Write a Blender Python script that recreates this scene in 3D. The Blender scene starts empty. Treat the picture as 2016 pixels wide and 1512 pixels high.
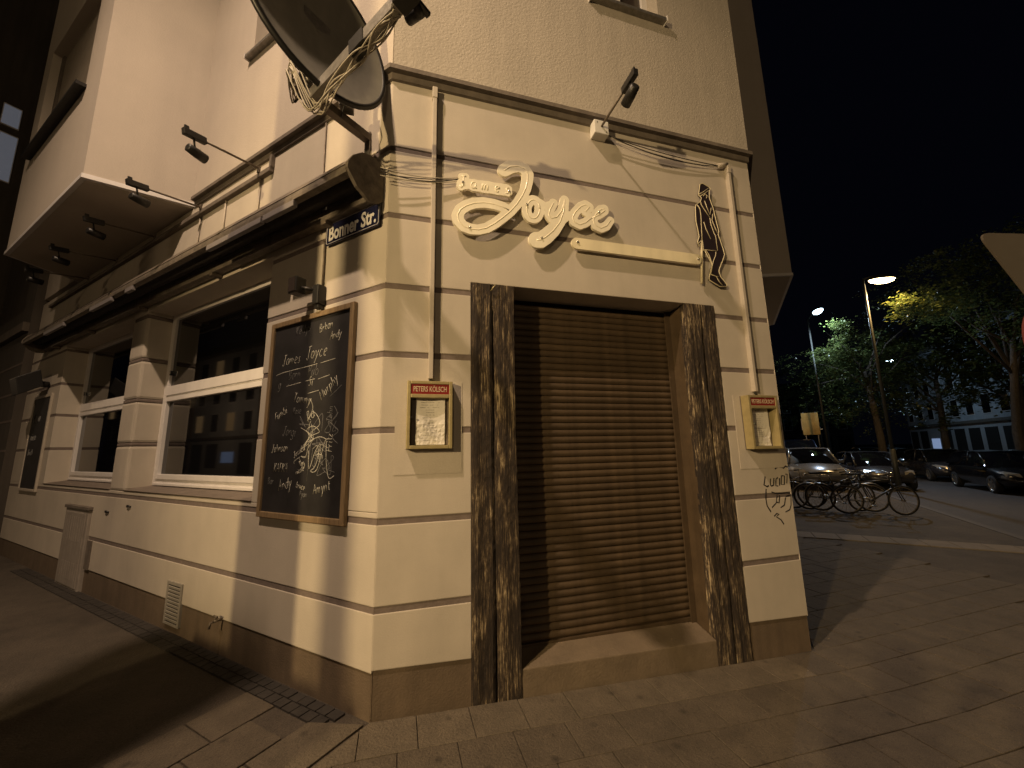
import bpy, bmesh, math, random
import numpy as np
from mathutils import Vector, Matrix
random.seed(7)
S = bpy.context.scene
COL = S.collection
K = math.sqrt(.5)
WF = 3.544                      # length of the chamfered corner front, metres
R = math.radians

# ------------------------------------------------------------------ camera
cd = bpy.data.cameras.new('camera')
cd.sensor_width = 36.0
cd.lens = 760.96 / 2016 * 36
cd.clip_start = 0.05
cd.clip_end = 600
cam = bpy.data.objects.new('camera', cd)
COL.objects.link(cam)
cam.location = (0.12660, -2.76981, 1.6)
cam.rotation_euler = (R(99.54286), R(1.12193), R(-16.08652))
S.camera = cam

# ------------------------------------------------------------------ night sky
w = bpy.data.worlds.new('World')
S.world = w
w.use_nodes = True
wn = w.node_tree.nodes
bg = wn['Background']
bg.inputs['Color'].default_value = (0.22, 0.26, 0.55, 1)
bg.inputs['Strength'].default_value = 0.0035

S.view_settings.view_transform = 'Standard'
S.view_settings.look = 'None'
S.view_settings.exposure = 0
S.view_settings.gamma = 1
S.view_settings.use_curve_mapping = False
S.cycles.max_bounces = 6
S.cycles.diffuse_bounces = 4
S.cycles.sample_clamp_indirect = 4

# lamp tuning (watts, colour)
LAMP_A = ((-3.4, -2.7, 10.3), 3200, (1.0, .72, .50))
LAMP_B = ((-7.0, -6.3, 4.5), 3000, (1.0, .71, .36))
LAMP_FILL = 750                    # added fill lamps behind the camera, for ambient street light
LAMP_W = 950                     # warm lamp down the side street
LAMP_C = 1300                     # cool lamp down the side street

# ------------------------------------------------------------------ materials
def mat(name, col=(.5, .5, .5), rough=.7, metal=0., spec=.5, noise=0., nscale=8., bump=0., bscale=60., stretch=(1, 1, 1),
        col2=None, emis=None, estr=0., rnd=0., stain=0., fine=0., specks=0., sscale=9.):
    m = bpy.data.materials.new(name)
    m.use_nodes = True
    nt = m.node_tree
    b = nt.nodes['Principled BSDF']
    b.inputs['Roughness'].default_value = rough
    b.inputs['Metallic'].default_value = metal
    b.inputs['Specular IOR Level'].default_value = spec
    b.inputs['Base Color'].default_value = (*col, 1)
    if emis:
        b.inputs['Emission Color'].default_value = (*emis, 1)
        b.inputs['Emission Strength'].default_value = estr
    L = nt.links.new
    tc = None
    def coords():
        nonlocal tc
        if tc is None:
            t = nt.nodes.new('ShaderNodeTexCoord')
            mp = nt.nodes.new('ShaderNodeMapping')
            mp.inputs['Scale'].default_value = stretch
            L(t.outputs['Object'], mp.inputs['Vector'])
            tc = mp.outputs['Vector']
        return tc
    out = None
    if noise > 0 or col2:
        n = nt.nodes.new('ShaderNodeTexNoise')
        n.inputs['Scale'].default_value = nscale
        n.inputs['Detail'].default_value = 6
        n.inputs['Roughness'].default_value = .65
        L(coords(), n.inputs['Vector'])
        r = nt.nodes.new('ShaderNodeValToRGB')
        c2 = col2 or tuple(min(1, c * (1 + noise)) for c in col)
        c1 = col if col2 else tuple(c * (1 - noise) for c in col)
        r.color_ramp.elements[0].position = .32
        r.color_ramp.elements[1].position = .68
        r.color_ramp.elements[0].color = (*c1, 1)
        r.color_ramp.elements[1].color = (*c2, 1)
        L(n.outputs['Fac'], r.inputs['Fac'])
        out = r.outputs['Color']
    def mul(a, fac_socket):
        mx = nt.nodes.new('ShaderNodeMix')
        mx.data_type = 'RGBA'
        mx.blend_type = 'MULTIPLY'
        mx.inputs['Factor'].default_value = 1
        if a is None:
            mx.inputs['A'].default_value = (*col, 1)
        else:
            L(a, mx.inputs['A'])
        L(fac_socket, mx.inputs['B'])
        return mx.outputs['Result']
    if stain > 0:                # rain streaks and dirt with shapes of their own
        n = nt.nodes.new('ShaderNodeTexNoise')
        t = nt.nodes.new('ShaderNodeTexCoord')
        mp = nt.nodes.new('ShaderNodeMapping')
        mp.inputs['Scale'].default_value = (7, 7, .55)
        L(t.outputs['Object'], mp.inputs['Vector'])
        L(mp.outputs['Vector'], n.inputs['Vector'])
        n.inputs['Scale'].default_value = 1.3
        n.inputs['Detail'].default_value = 8
        mr = nt.nodes.new('ShaderNodeMapRange')
        mr.inputs['From Min'].default_value = .35
        mr.inputs['From Max'].default_value = .62
        mr.inputs['To Min'].default_value = 1 - stain
        mr.inputs['To Max'].default_value = 1
        L(n.outputs['Fac'], mr.inputs['Value'])
        out = mul(out, mr.outputs['Result'])
    if fine > 0:
        n = nt.nodes.new('ShaderNodeTexNoise')
        n.inputs['Scale'].default_value = 220
        n.inputs['Detail'].default_value = 2
        L(coords(), n.inputs['Vector'])
        mr = nt.nodes.new('ShaderNodeMapRange')
        mr.inputs['From Min'].default_value = .3
        mr.inputs['From Max'].default_value = .7
        mr.inputs['To Min'].default_value = 1 - fine
        mr.inputs['To Max'].default_value = 1 + fine
        L(n.outputs['Fac'], mr.inputs['Value'])
        out = mul(out, mr.outputs['Result'])
    if specks > 0:               # trodden gum, oil spots and grit
        for sc_, lo_, hi_, amt in ((sscale, .05, .16, specks), (sscale * 6, .12, .26, specks * .6)):
            v = nt.nodes.new('ShaderNodeTexVoronoi')
            v.inputs['Scale'].default_value = sc_
            t = nt.nodes.new('ShaderNodeTexCoord')
            L(t.outputs['Object'], v.inputs['Vector'])
            mr = nt.nodes.new('ShaderNodeMapRange')
            mr.inputs['From Min'].default_value = lo_
            mr.inputs['From Max'].default_value = hi_
            mr.inputs['To Min'].default_value = 1 - amt
            mr.inputs['To Max'].default_value = 1
            L(v.outputs['Distance'], mr.inputs['Value'])
            out = mul(out, mr.outputs['Result'])
    if rnd > 0:
        oi = nt.nodes.new('ShaderNodeObjectInfo')
        mr = nt.nodes.new('ShaderNodeMapRange')
        mr.inputs['To Min'].default_value = 1 - rnd
        mr.inputs['To Max'].default_value = 1 + rnd
        L(oi.outputs['Random'], mr.inputs['Value'])
        out = mul(out, mr.outputs['Result'])
    if out is not None:
        L(out, b.inputs['Base Color'])
    if bump > 0:
        n = nt.nodes.new('ShaderNodeTexNoise')
        n.inputs['Scale'].default_value = bscale
        n.inputs['Detail'].default_value = 5
        L(coords(), n.inputs['Vector'])
        bp = nt.nodes.new('ShaderNodeBump')
        bp.inputs['Strength'].default_value = bump
        bp.inputs['Distance'].default_value = .01
        L(n.outputs['Fac'], bp.inputs['Height'])
        L(bp.outputs['Normal'], b.inputs['Normal'])
    return m

M = {}
M['plaster'] = mat('smooth cream masonry paint', (.50, .45, .37), .85, noise=.075, nscale=1.7, bump=.12, bscale=90, stain=.035, fine=.05)
M['rough'] = mat('rough cast plaster', (.445, .40, .33), .95, noise=.05, nscale=1.5, bump=.55, bscale=55, stain=.08, fine=.05)
M['reveal'] = mat('bay plaster', (.50, .445, .375), .9, noise=.04, nscale=1.5, bump=.25, bscale=70, stain=.03, fine=.05)
M['joint'] = mat('grey brown joint paint', (.17, .135, .115), .9, noise=.15, nscale=20, bump=.2)
M['plinth'] = mat('brown plinth paint', (.135, .098, .062), .85, noise=.12, nscale=5, bump=.3, bscale=80, stain=.2, fine=.08)
M['step'] = mat('worn step render', (.155, .118, .076), .8, noise=.15, nscale=6, bump=.3, bscale=60, fine=.1)
M['stone_sill'] = mat('stone sill', (.16, .13, .105), .8, noise=.2, nscale=9, bump=.3)
M['cornice'] = mat('grey painted cornice', (.15, .125, .10), .85, noise=.2, nscale=7, bump=.3, stain=.2)
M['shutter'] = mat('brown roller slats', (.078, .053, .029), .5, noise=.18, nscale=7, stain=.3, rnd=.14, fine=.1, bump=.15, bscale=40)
M['black'] = mat('black lacquer metal', (.02, .019, .018), .45, metal=.2, noise=.2, nscale=20)
M['dark_rubber'] = mat('dark rubber', (.012, .012, .012), .8)
M['galv'] = mat('galvanised steel', (.26, .245, .22), .45, metal=.7, noise=.25, nscale=25, bump=.1)
M['rusty'] = mat('weathered steel', (.17, .14, .11), .6, metal=.5, noise=.3, nscale=18, bump=.2)
M['dish'] = mat('grey dish coating', (.20, .19, .16), .65, noise=.12, nscale=5, stain=.18, fine=.04)
M['pvc'] = mat('white window plastic', (.74, .71, .68), .35, noise=.03, nscale=9, stain=.06)
M['pipe'] = mat('painted cable duct', (.46, .41, .335), .6, noise=.06, nscale=12)
M['white_box'] = mat('off white junction box', (.68, .66, .60), .5, noise=.05, nscale=12)
M['cable'] = mat('grey cable', (.42, .38, .30), .6)
M['black_cable'] = mat('black cable', (.02, .018, .016), .6)
M['gold'] = mat('brass coloured frame', (.42, .35, .17), .4, metal=.35, noise=.12, nscale=14)
M['wood_frame'] = mat('varnished pine frame', (.22, .155, .085), .5, noise=.3, nscale=9, stretch=(6, 6, .6), bump=.1)
M['board'] = mat('blackboard', (.012, .011, .012), .7, noise=.6, nscale=4, fine=.15)
M['chalk'] = mat('white chalk', (.42, .41, .35), .95, noise=.6, nscale=45)
M['chalk_faint'] = mat('rubbed chalk', (.16, .16, .155), .95, noise=.4, nscale=50)
M['red'] = mat('dark red panel', (.22, .022, .018), .3, noise=.08)
M['goldtext'] = mat('pale gold lettering', (.62, .52, .33), .4, metal=.2)
M['paper'] = mat('creased menu paper', (.66, .63, .55), .8, noise=.08, nscale=14, bump=.6, bscale=9)
M['ink'] = mat('grey print', (.42, .40, .35), .9)
M['letters'] = mat('cream acrylic lettering', (.93, .87, .68), .38, noise=.06, nscale=10, stain=.08)
M['tube'] = mat('unlit neon tube', (.90, .83, .62), .25, spec=.6)
M['strip'] = mat('yellowed acrylic strip', (.86, .78, .54), .42, noise=.07, nscale=4, stain=.1)
M['figure'] = mat('near black acrylic', (.022, .014, .018), .5)
M['figline'] = mat('pale gold outline', (.62, .55, .36), .4)
M['blue'] = mat('dark blue enamel', (.012, .014, .045), .25, spec=.6, noise=.2, nscale=8)
M['enamel'] = mat('white enamel', (.72, .70, .66), .3)
M['ink_black'] = mat('black marker', (.012, .010, .010), .6)
M['awn_hood'] = mat('weathered awning hood', (.17, .145, .115), .55, metal=.35, noise=.4, nscale=14, bump=.2)
M['awn_dark'] = mat('dark awning fabric', (.028, .024, .022), .9, noise=.3, nscale=20)
M['awn_white'] = mat('white awning arm', (.20, .185, .185), .5, noise=.1)
M['grille'] = mat('cream metal grille', (.28, .26, .22), .6, noise=.1)
M['cabinet'] = mat('light grey utility cabinet', (.30, .265, .225), .6, noise=.1, nscale=9, stain=.15)
M['glass'] = mat('dark window glass', (.004, .004, .005), .03, spec=.7)
M['dark_glass'] = mat('upper window glass', (.05, .04, .034), .12, spec=.5)
M['blind'] = mat('window blind', (.30, .26, .20), .8, noise=.1, nscale=6)
M['pale_blind'] = mat('pale blue window blind', (.45, .50, .60), .8, noise=.06, nscale=5, emis=(.5, .56, .72), estr=.10)
M['dark_room'] = mat('dark interior', (.012, .010, .009), .9)
M['pavement'] = mat('pavement bed', (.066, .053, .039), .9, noise=.3, nscale=2.2, bump=.9, bscale=70, fine=.4, specks=.35, sscale=4)
M['slab'] = mat('concrete slab', (.088, .070, .048), .88, noise=.2, nscale=5, bump=.7, bscale=70, rnd=.08, fine=.38, specks=.45, sscale=5)
M['slab_row'] = mat('pale concrete slab', (.112, .090, .061), .85, noise=.2, nscale=6, bump=.7, bscale=70, rnd=.09, fine=.3, specks=.4, sscale=5)
M['band'] = mat('pale kerb band', (.17, .14, .10), .85, noise=.15, nscale=6, bump=.4, rnd=.1, fine=.15)
M['cobble'] = mat('dark small setts', (.034, .029, .024), .8, noise=.3, nscale=9, bump=.4, rnd=.35)
M['road'] = mat('asphalt', (.045, .041, .04), .85, noise=.2, nscale=3, bump=.8, bscale=70, fine=.4, specks=.3, sscale=3)
M['kerb'] = mat('kerb stone', (.055, .047, .04), .8, noise=.2, nscale=6, bump=.4)
M['bark'] = mat('dark bark', (.05, .04, .03), .95, noise=.4, nscale=7, stretch=(3, 3, .6), bump=.8, bscale=20)
M['lamp_post'] = mat('grey green lamp post', (.06, .062, .055), .5, metal=.4, noise=.15)
M['tyre'] = mat('tyre rubber', (.012, .012, .012), .85)
M['rim'] = mat('alloy rim', (.45, .43, .40), .3, metal=.9)
M['chrome'] = mat('bright chrome', (.7, .68, .64), .18, metal=1.)
M['headlight'] = mat('headlamp glass', (.40, .38, .34), .2, metal=.5)
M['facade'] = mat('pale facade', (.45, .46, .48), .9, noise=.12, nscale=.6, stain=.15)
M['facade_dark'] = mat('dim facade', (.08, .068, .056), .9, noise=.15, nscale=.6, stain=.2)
M['facade_warm'] = mat('sand facade', (.36, .28, .18), .9, noise=.12, nscale=.5)
M['roof'] = mat('roof tiles', (.06, .04, .035), .9, noise=.2)
M['sign_back'] = mat('bare aluminium sign back', (.10, .086, .066), .6, metal=.1, noise=.06, nscale=4)
M['sign_red'] = mat('red sign rim', (.12, .03, .028), .4)
M['sign_yellow'] = mat('ochre sign board', (.42, .27, .07), .6, noise=.2, nscale=3)
M['shop_light'] = mat('lit shop window', (.3, .35, .5), .5, emis=(.45, .62, 1.0), estr=.35)
M['warm_light'] = mat('lit warm window', (.4, .3, .15), .5, emis=(1., .62, .28), estr=.22)
M['lens_warm'] = mat('glowing sodium lens', (.9, .8, .6), .4, emis=(1., .72, .36), estr=28)
M['lens_cool'] = mat('glowing white lens', (.8, .9, 1.), .4, emis=(.62, .86, 1.), estr=22)
M['jacket'] = mat('dark jacket cloth', (.03, .03, .035), .9, bump=.2)
M['jeans'] = mat('dark trousers', (.025, .03, .045), .9, bump=.2)
M['skin'] = mat('skin', (.45, .28, .20), .55)
M['hair'] = mat('dark hair', (.02, .014, .01), .7)

def timber():
    m = mat('weathered timber', (.06, .04, .022), .9)
    nt = m.node_tree
    L = nt.links.new
    b = nt.nodes['Principled BSDF']
    t = nt.nodes.new('ShaderNodeTexCoord')
    def noise(scale, st, det=8, rough=.65):
        mp = nt.nodes.new('ShaderNodeMapping')
        mp.inputs['Scale'].default_value = st
        L(t.outputs['Object'], mp.inputs['Vector'])
        n = nt.nodes.new('ShaderNodeTexNoise')
        n.inputs['Scale'].default_value = scale
        n.inputs['Detail'].default_value = det
        n.inputs['Roughness'].default_value = rough
        L(mp.outputs['Vector'], n.inputs['Vector'])
        return n.outputs['Fac']
    grain = noise(30, (5.5, 2, .20), 12, .80)
    patch = noise(5., (2.0, 1, .55), 8, .7)
    add = nt.nodes.new('ShaderNodeMath')
    add.operation = 'ADD'
    L(grain, add.inputs[0])
    sc = nt.nodes.new('ShaderNodeMath')
    sc.operation = 'MULTIPLY_ADD'
    L(patch, sc.inputs[0])
    sc.inputs[1].default_value = .62
    sc.inputs[2].default_value = -.31
    L(sc.outputs[0], add.inputs[1])
    r = nt.nodes.new('ShaderNodeValToRGB')
    e = r.color_ramp.elements
    e[0].position = .45
    e[0].color = (.022, .015, .010, 1)
    e[1].position = .645
    e[1].color = (.50, .40, .24, 1)
    a = e.new(.53)
    a.color = (.055, .038, .022, 1)
    a = e.new(.57)
    a.color = (.14, .10, .055, 1)
    L(add.outputs[0], r.inputs['Fac'])
    L(r.outputs['Color'], b.inputs['Base Color'])
    bp = nt.nodes.new('ShaderNodeBump')
    bp.inputs['Strength'].default_value = .9
    bp.inputs['Distance'].default_value = .012
    L(add.outputs[0], bp.inputs['Height'])
    L(bp.outputs['Normal'], b.inputs['Normal'])
    return m
M['timber'] = timber()

def leafmat():
    m = mat('tree leaves', (.055, .085, .022), .38, spec=.8)
    nt = m.node_tree
    L = nt.links.new
    b = nt.nodes['Principled BSDF']
    g = nt.nodes.new('ShaderNodeNewGeometry')
    r = nt.nodes.new('ShaderNodeValToRGB')
    r.color_ramp.elements[0].color = (.035, .06, .016, 1)
    r.color_ramp.elements[1].color = (.12, .14, .04, 1)
    L(g.outputs['Random Per Island'], r.inputs['Fac'])
    L(r.outputs['Color'], b.inputs['Base Color'])
    tr = nt.nodes.new('ShaderNodeBsdfTranslucent')
    L(r.outputs['Color'], tr.inputs['Color'])
    mx = nt.nodes.new('ShaderNodeMixShader')
    mx.inputs[0].default_value = .35
    L(b.outputs[0], mx.inputs[1])
    L(tr.outputs[0], mx.inputs[2])
    L(mx.outputs[0], nt.nodes['Material Output'].inputs['Surface'])
    return m
M['leaf'] = leafmat()

def carpaint(name, col):
    m = mat(name, col, .25, metal=.3, spec=.5)
    m.node_tree.nodes['Principled BSDF'].inputs['Coat Weight'].default_value = .6
    return m
M['car_black'] = carpaint('black car paint', (.008, .008, .009))
M['car_grey'] = carpaint('dark grey car paint', (.04, .04, .045))
M['car_silver'] = carpaint('silver car paint', (.28, .28, .29))
M['car_white'] = carpaint('white car paint', (.24, .24, .24))
M['car_blue'] = carpaint('dark blue car paint', (.012, .02, .05))

# ------------------------------------------------------------------ mesh helpers
class MB:
    def __init__(self):
        self.v = []
        self.f = []
        self.smooth = set()
    def add(self, vs, fs, smooth=False):
        n = len(self.v)
        self.v += [tuple(p) for p in vs]
        for f in fs:
            if smooth:
                self.smooth.add(len(self.f))
            self.f.append([i + n for i in f])
        return self
    def box(self, x0, x1, y0, y1, z0, z1):
        return self.add([(x0, y0, z0), (x1, y0, z0), (x1, y1, z0), (x0, y1, z0), (x0, y0, z1), (x1, y0, z1), (x1, y1, z1), (x0, y1, z1)],
                        [(0, 3, 2, 1), (4, 5, 6, 7), (0, 1, 5, 4), (1, 2, 6, 5), (2, 3, 7, 6), (3, 0, 4, 7)])
    def hexa(self, p):
        return self.add(p, [(0, 3, 2, 1), (4, 5, 6, 7), (0, 1, 5, 4), (1, 2, 6, 5), (2, 3, 7, 6), (3, 0, 4, 7)])
    def prism_xz(self, poly, y0, y1):      # polygon in x,z (anticlockwise seen from -y) from y0 (front) to y1
        n = len(poly)
        vs = [(x, y0, z) for x, z in poly] + [(x, y1, z) for x, z in poly]
        fs = [list(range(n)), list(range(2 * n - 1, n - 1, -1))] + [(i, i + n, (i + 1) % n + n, (i + 1) % n) for i in range(n)]
        return self.add(vs, fs)
    def prism_xy(self, poly, z0, z1):
        n = len(poly)
        vs = [(x, y, z0) for x, y in poly] + [(x, y, z1) for x, y in poly]
        fs = [list(range(n - 1, -1, -1)), list(range(n, 2 * n))] + [(i, (i + 1) % n, (i + 1) % n + n, i + n) for i in range(n)]
        return self.add(vs, fs)
    def prism_yz(self, poly, x0, x1):
        n = len(poly)
        vs = [(x0, y, z) for y, z in poly] + [(x1, y, z) for y, z in poly]
        fs = [list(range(n - 1, -1, -1)), list(range(n, 2 * n))] + [(i, (i + 1) % n, (i + 1) % n + n, i + n) for i in range(n)]
        return self.add(vs, fs)
    def tube(self, pts, r, n=8, caps=True):
        pts = [Vector(p) for p in pts]
        rr = r if isinstance(r, (list, tuple)) else [r] * len(pts)
        vs = []
        prev = None
        for i, p in enumerate(pts):
            d = (pts[min(i + 1, len(pts) - 1)] - pts[max(i - 1, 0)])
            if d.length < 1e-9:
                d = Vector((0, 0, 1))
            d.normalize()
            if prev is None:
                a = Vector((0, 0, 1)) if abs(d.z) < .9 else Vector((1, 0, 0))
                u = d.cross(a).normalized()
            else:
                u = (prev - d * prev.dot(d))
                u = u.normalized() if u.length > 1e-6 else d.orthogonal().normalized()
            prev = u
            v = d.cross(u)
            for k in range(n):
                a = 2 * math.pi * k / n
                vs.append(p + (u * math.cos(a) + v * math.sin(a)) * rr[i])
        fs = []
        for i in range(len(pts) - 1):
            for k in range(n):
                fs.append((i * n + k, i * n + (k + 1) % n, (i + 1) * n + (k + 1) % n, (i + 1) * n + k))
        self.add(vs, fs, True)
        if caps:
            b = len(self.v) - len(vs)
            self.f.append([b + k for k in range(n - 1, -1, -1)])
            self.f.append([b + (len(pts) - 1) * n + k for k in range(n)])
        return self
    def lathe(self, prof, c=(0, 0, 0), axis='z', n=24, smooth=True):   # prof: (r, h)
        vs = []
        for r, h in prof:
            for k in range(n):
                a = 2 * math.pi * k / n
                p = (r * math.cos(a), r * math.sin(a), h)
                if axis == 'y':
                    p = (p[0], p[2], p[1])
                elif axis == 'x':
                    p = (p[2], p[0], p[1])
                vs.append((p[0] + c[0], p[1] + c[1], p[2] + c[2]))
        fs = []
        for i in range(len(prof) - 1):
            for k in range(n):
                q = (i * n + k, i * n + (k + 1) % n, (i + 1) * n + (k + 1) % n, (i + 1) * n + k)
                fs.append(q if axis != 'y' else q[::-1])
        return self.add(vs, fs, smooth)
    def build(self, name, m, parent=None, mw=None, bevel=0, label=None, kind=None):
        me = bpy.data.meshes.new(name)
        me.from_pydata(self.v, [], self.f)
        if self.smooth:
            sm = [i in self.smooth for i in range(len(self.f))]
            me.polygons.foreach_set('use_smooth', sm)
        if bevel > 0:
            bm = bmesh.new()
            bm.from_mesh(me)
            es = [e for e in bm.edges if len(e.link_faces) == 2 and e.calc_face_angle(0) > .5]
            bmesh.ops.bevel(bm, geom=es, offset=bevel, segments=2, affect='EDGES', profile=.6)
            bm.to_mesh(me)
            bm.free()
        me.materials.append(M[m] if isinstance(m, str) else m)
        return link(name, me, parent, mw, label, kind)

def link(name, me, parent=None, mw=None, label=None, kind=None):
    o = bpy.data.objects.new(name, me)
    COL.objects.link(o)
    if parent is not None:
        o.parent = parent
    if mw is not None:
        o.matrix_basis = mw
    if label:
        o['label'] = label
    if kind:
        o['kind'] = kind
    return o

def thing(name, label, cat, mw=None, group=None):
    o = bpy.data.objects.new(name, None)
    COL.objects.link(o)
    o.empty_display_size = .1
    if mw is not None:
        o.matrix_basis = mw
    o['label'] = label
    o['category'] = cat
    if group:
        o['group'] = group
    return o

def tag(o, label, cat, group=None):
    o['label'] = label
    o['category'] = cat
    if group:
        o['group'] = group
    return o

def copy_tree(o, parent=None):
    c = o.copy()
    COL.objects.link(c)
    c.parent = parent
    for ch in list(o.children):
        copy_tree(ch, c)
    return c

# facade frames: local x runs to the right seen from the street, -y points at the street, z up
M1 = Matrix.Identity(4)
M2 = Matrix.Rotation(R(-45), 4, 'Z')
M3 = Matrix.Translation((WF, 0, 0)) @ Matrix.Rotation(R(45), 4, 'Z')
def T(x, y, z):
    return Matrix.Translation((x, y, z))
def P2(t, z, o):
    return Vector((-K * t - K * o, K * t - K * o, z))
def P3(s, z, o):
    return Vector((WF + K * s + K * o, K * s - K * o, z))
def ground_z(x):
    if x <= 0:
        return 0.
    if x < 3.6:
        return -.14 * x / 3.6
    if x < 7.5:
        return -.14 + .06 * (x - 3.6) / 3.9
    return -.08

def clip_poly(poly, a, b, c):     # keep a*x+b*y+c >= 0
    out = []
    for i in range(len(poly)):
        p, q = poly[i], poly[(i + 1) % len(poly)]
        dp = a * p[0] + b * p[1] + c
        dq = a * q[0] + b * q[1] + c
        if dp >= 0:
            out.append(p)
        if (dp >= 0) != (dq >= 0):
            t = dp / (dp - dq)
            out.append((p[0] + (q[0] - p[0]) * t, p[1] + (q[1] - p[1]) * t))
    return out

def sdf_plate(strokes, y0, y1, cell=.006, fill=None):
    """solid plate in the x,z plane made of round-ended strokes [(points, radii)] and one optional filled outline"""
    allp = np.array([p for s, _ in strokes for p in s] + (list(fill) if fill else []))
    mr = max([max(r) if isinstance(r, (list, tuple)) else r for _, r in strokes] + [0.01])
    x0, z0 = allp.min(0) - mr - 2 * cell
    x1, z1 = allp.max(0) + mr + 2 * cell
    xs = np.arange(x0, x1 + cell, cell)
    zs = np.arange(z0, z1 + cell, cell)
    X, Z = np.meshgrid(xs, zs)
    D = np.full(X.shape, 1e3)
    for pts, r in strokes:
        rr = r if isinstance(r, (list, tuple)) else [r] * len(pts)
        for i in range(len(pts) - 1):
            ax, az = pts[i]
            bx, bz = pts[i + 1]
            dx, dz = bx - ax, bz - az
            l2 = dx * dx + dz * dz + 1e-12
            t = np.clip(((X - ax) * dx + (Z - az) * dz) / l2, 0, 1)
            d = np.hypot(X - ax - t * dx, Z - az - t * dz) - (rr[i] + (rr[i + 1] - rr[i]) * t)
            D = np.minimum(D, d)
    if fill:
        inside = np.zeros(X.shape, bool)
        dd = np.full(X.shape, 1e3)
        n = len(fill)
        for i in range(n):
            ax, az = fill[i]
            bx, bz = fill[(i + 1) % n]
            cond = ((az > Z) != (bz > Z))
            xi = (bx - ax) * (Z - az) / ((bz - az) if abs(bz - az) > 1e-9 else 1e-9) + ax
            inside ^= cond & (X < xi)
            dx, dz = bx - ax, bz - az
            t = np.clip(((X - ax) * dx + (Z - az) * dz) / (dx * dx + dz * dz + 1e-12), 0, 1)
            dd = np.minimum(dd, np.hypot(X - ax - t * dx, Z - az - t * dz))
        D = np.minimum(D, np.where(inside, -dd, dd))
    mb = MB()
    idx = {}
    def vid(key, x, z):
        if key not in idx:
            idx[key] = len(mb.v)
            mb.v.append((x, y0, z))
            mb.v.append((x, y1, z))
        return idx[key]
    H, Wd = D.shape
    ins = D < 0
    cells = np.argwhere(ins[:-1, :-1] | ins[1:, :-1] | ins[:-1, 1:] | ins[1:, 1:])
    for j, i in cells:
        c = [(j, i), (j, i + 1), (j + 1, i + 1), (j + 1, i)]
        poly = []
        for k in range(4):
            a, b = c[k], c[(k + 1) % 4]
            da, db = D[a], D[b]
            if da < 0:
                poly.append((vid(a, xs[a[1]], zs[a[0]]), 0))
            if (da < 0) != (db < 0):
                t = da / (da - db)
                key = (min(a, b), max(a, b))
                x = xs[a[1]] + (xs[b[1]] - xs[a[1]]) * t
                z = zs[a[0]] + (zs[b[0]] - zs[a[0]]) * t
                poly.append((vid(key, x, z), 1 if da < 0 else 2))
        if len(poly) < 3:
            continue
        v = [p[0] for p in poly]
        mb.f.append(v)
        mb.f.append([q + 1 for q in v[::-1]])
        for k in range(len(poly)):
            if poly[k][1] == 1 and poly[(k + 1) % len(poly)][1] == 2:
                a, b = poly[k][0], poly[(k + 1) % len(poly)][0]
                mb.f.append([b, a, a + 1, b + 1])
    return mb

def text_mesh(txt, size, depth=.001, bold=0., narrow=1.):
    cu = bpy.data.curves.new('t', 'FONT')
    cu.body = txt
    cu.size = size
    cu.extrude = depth
    cu.offset = bold
    cu.resolution_u = 3
    ob = bpy.data.objects.new('t', cu)
    COL.objects.link(ob)
    bpy.context.view_layer.update()
    me = bpy.data.meshes.new_from_object(ob.evaluated_get(bpy.context.evaluated_depsgraph_get()))
    bpy.data.objects.remove(ob)
    xs = [v.co.x for v in me.vertices]
    x0, x1 = min(xs), max(xs)
    for v in me.vertices:       # into the x,z plane, facing -y, left edge at 0
        v.co = Vector(((v.co.x - x0) * narrow, -v.co.z, v.co.y))
    return me, (x1 - x0) * narrow

def put_text(name, txt, size, x, z, y, m, parent, mw=None, bold=0., narrow=1., width=None, depth=.001, shear=0.):
    me, wd = text_mesh(txt, size, depth, bold, narrow)
    k = 1 if width is None else width / wd
    for v in me.vertices:
        v.co = Vector((v.co.x * k + x, v.co.y + y, v.co.z + z + shear * v.co.x * k))
    me.materials.append(M[m])
    me.name = name
    return link(name, me, parent, mw)

# ------------------------------------------------------------------ ground
JZ = [.613, 1.147, 1.743, 2.274, 2.781, 3.340, 3.903]
def sheet(name, poly_rows, m, kind='structure', dz=0.):
    pass

# road: one large sheet reaching far beyond everything
rd = MB()
rd.add([(-260, -260, -.30), (320, -260, -.30), (320, 320, -.30), (-260, 320, -.30)], [(0, 1, 2, 3)])
o = rd.build('road', 'road', kind='structure')

# pavement around the corner: strip between the facades and the kerb, 3.75 m wide
def bulge(o):
    """kerb line at distance o from the facades: points from the left street round the corner to the side street"""
    pts = [P2(60, 0, o), P2(12, 0, o), P2(4, 0, o), P2(1.2, 0, o)]
    a0 = Vector((P2(1.2, 0, o).x, P2(1.2, 0, o).y, 0))
    b0 = P3(4.6, 0, o)
    c1 = P2(-1.3, 0, o)
    c2 = P3(-.9, 0, o)
    for i in range(1, 12):
        t = i / 12
        p = a0 * (1 - t) ** 3 + c1 * 3 * t * (1 - t) ** 2 + c2 * 3 * t * t * (1 - t) + b0 * t ** 3
        pts.append(p)
    pts += [b0, P3(9, 0, o), P3(14, 0, o), P3(30, 0, o), P3(90, 0, o)]
    return pts
inner = bulge(-.25)
inner = [P2(60, 0, -.3), P2(12, 0, -.3), P2(4, 0, -.3), P2(1.2, 0, -.3)] + [Vector((0 + (3.54) * i / 12, .3, 0)) for i in range(1, 12)] + [P3(4.6, 0, -.3), P3(9, 0, -.3), P3(14, 0, -.3), P3(30, 0, -.3), P3(90, 0, -.3)]
outer = bulge(3.75)
pv = MB()
NR = 14
rows = []
for a, b in zip(inner, outer):
    rows.append([a.lerp(b, j / NR) for j in range(NR + 1)])
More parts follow.
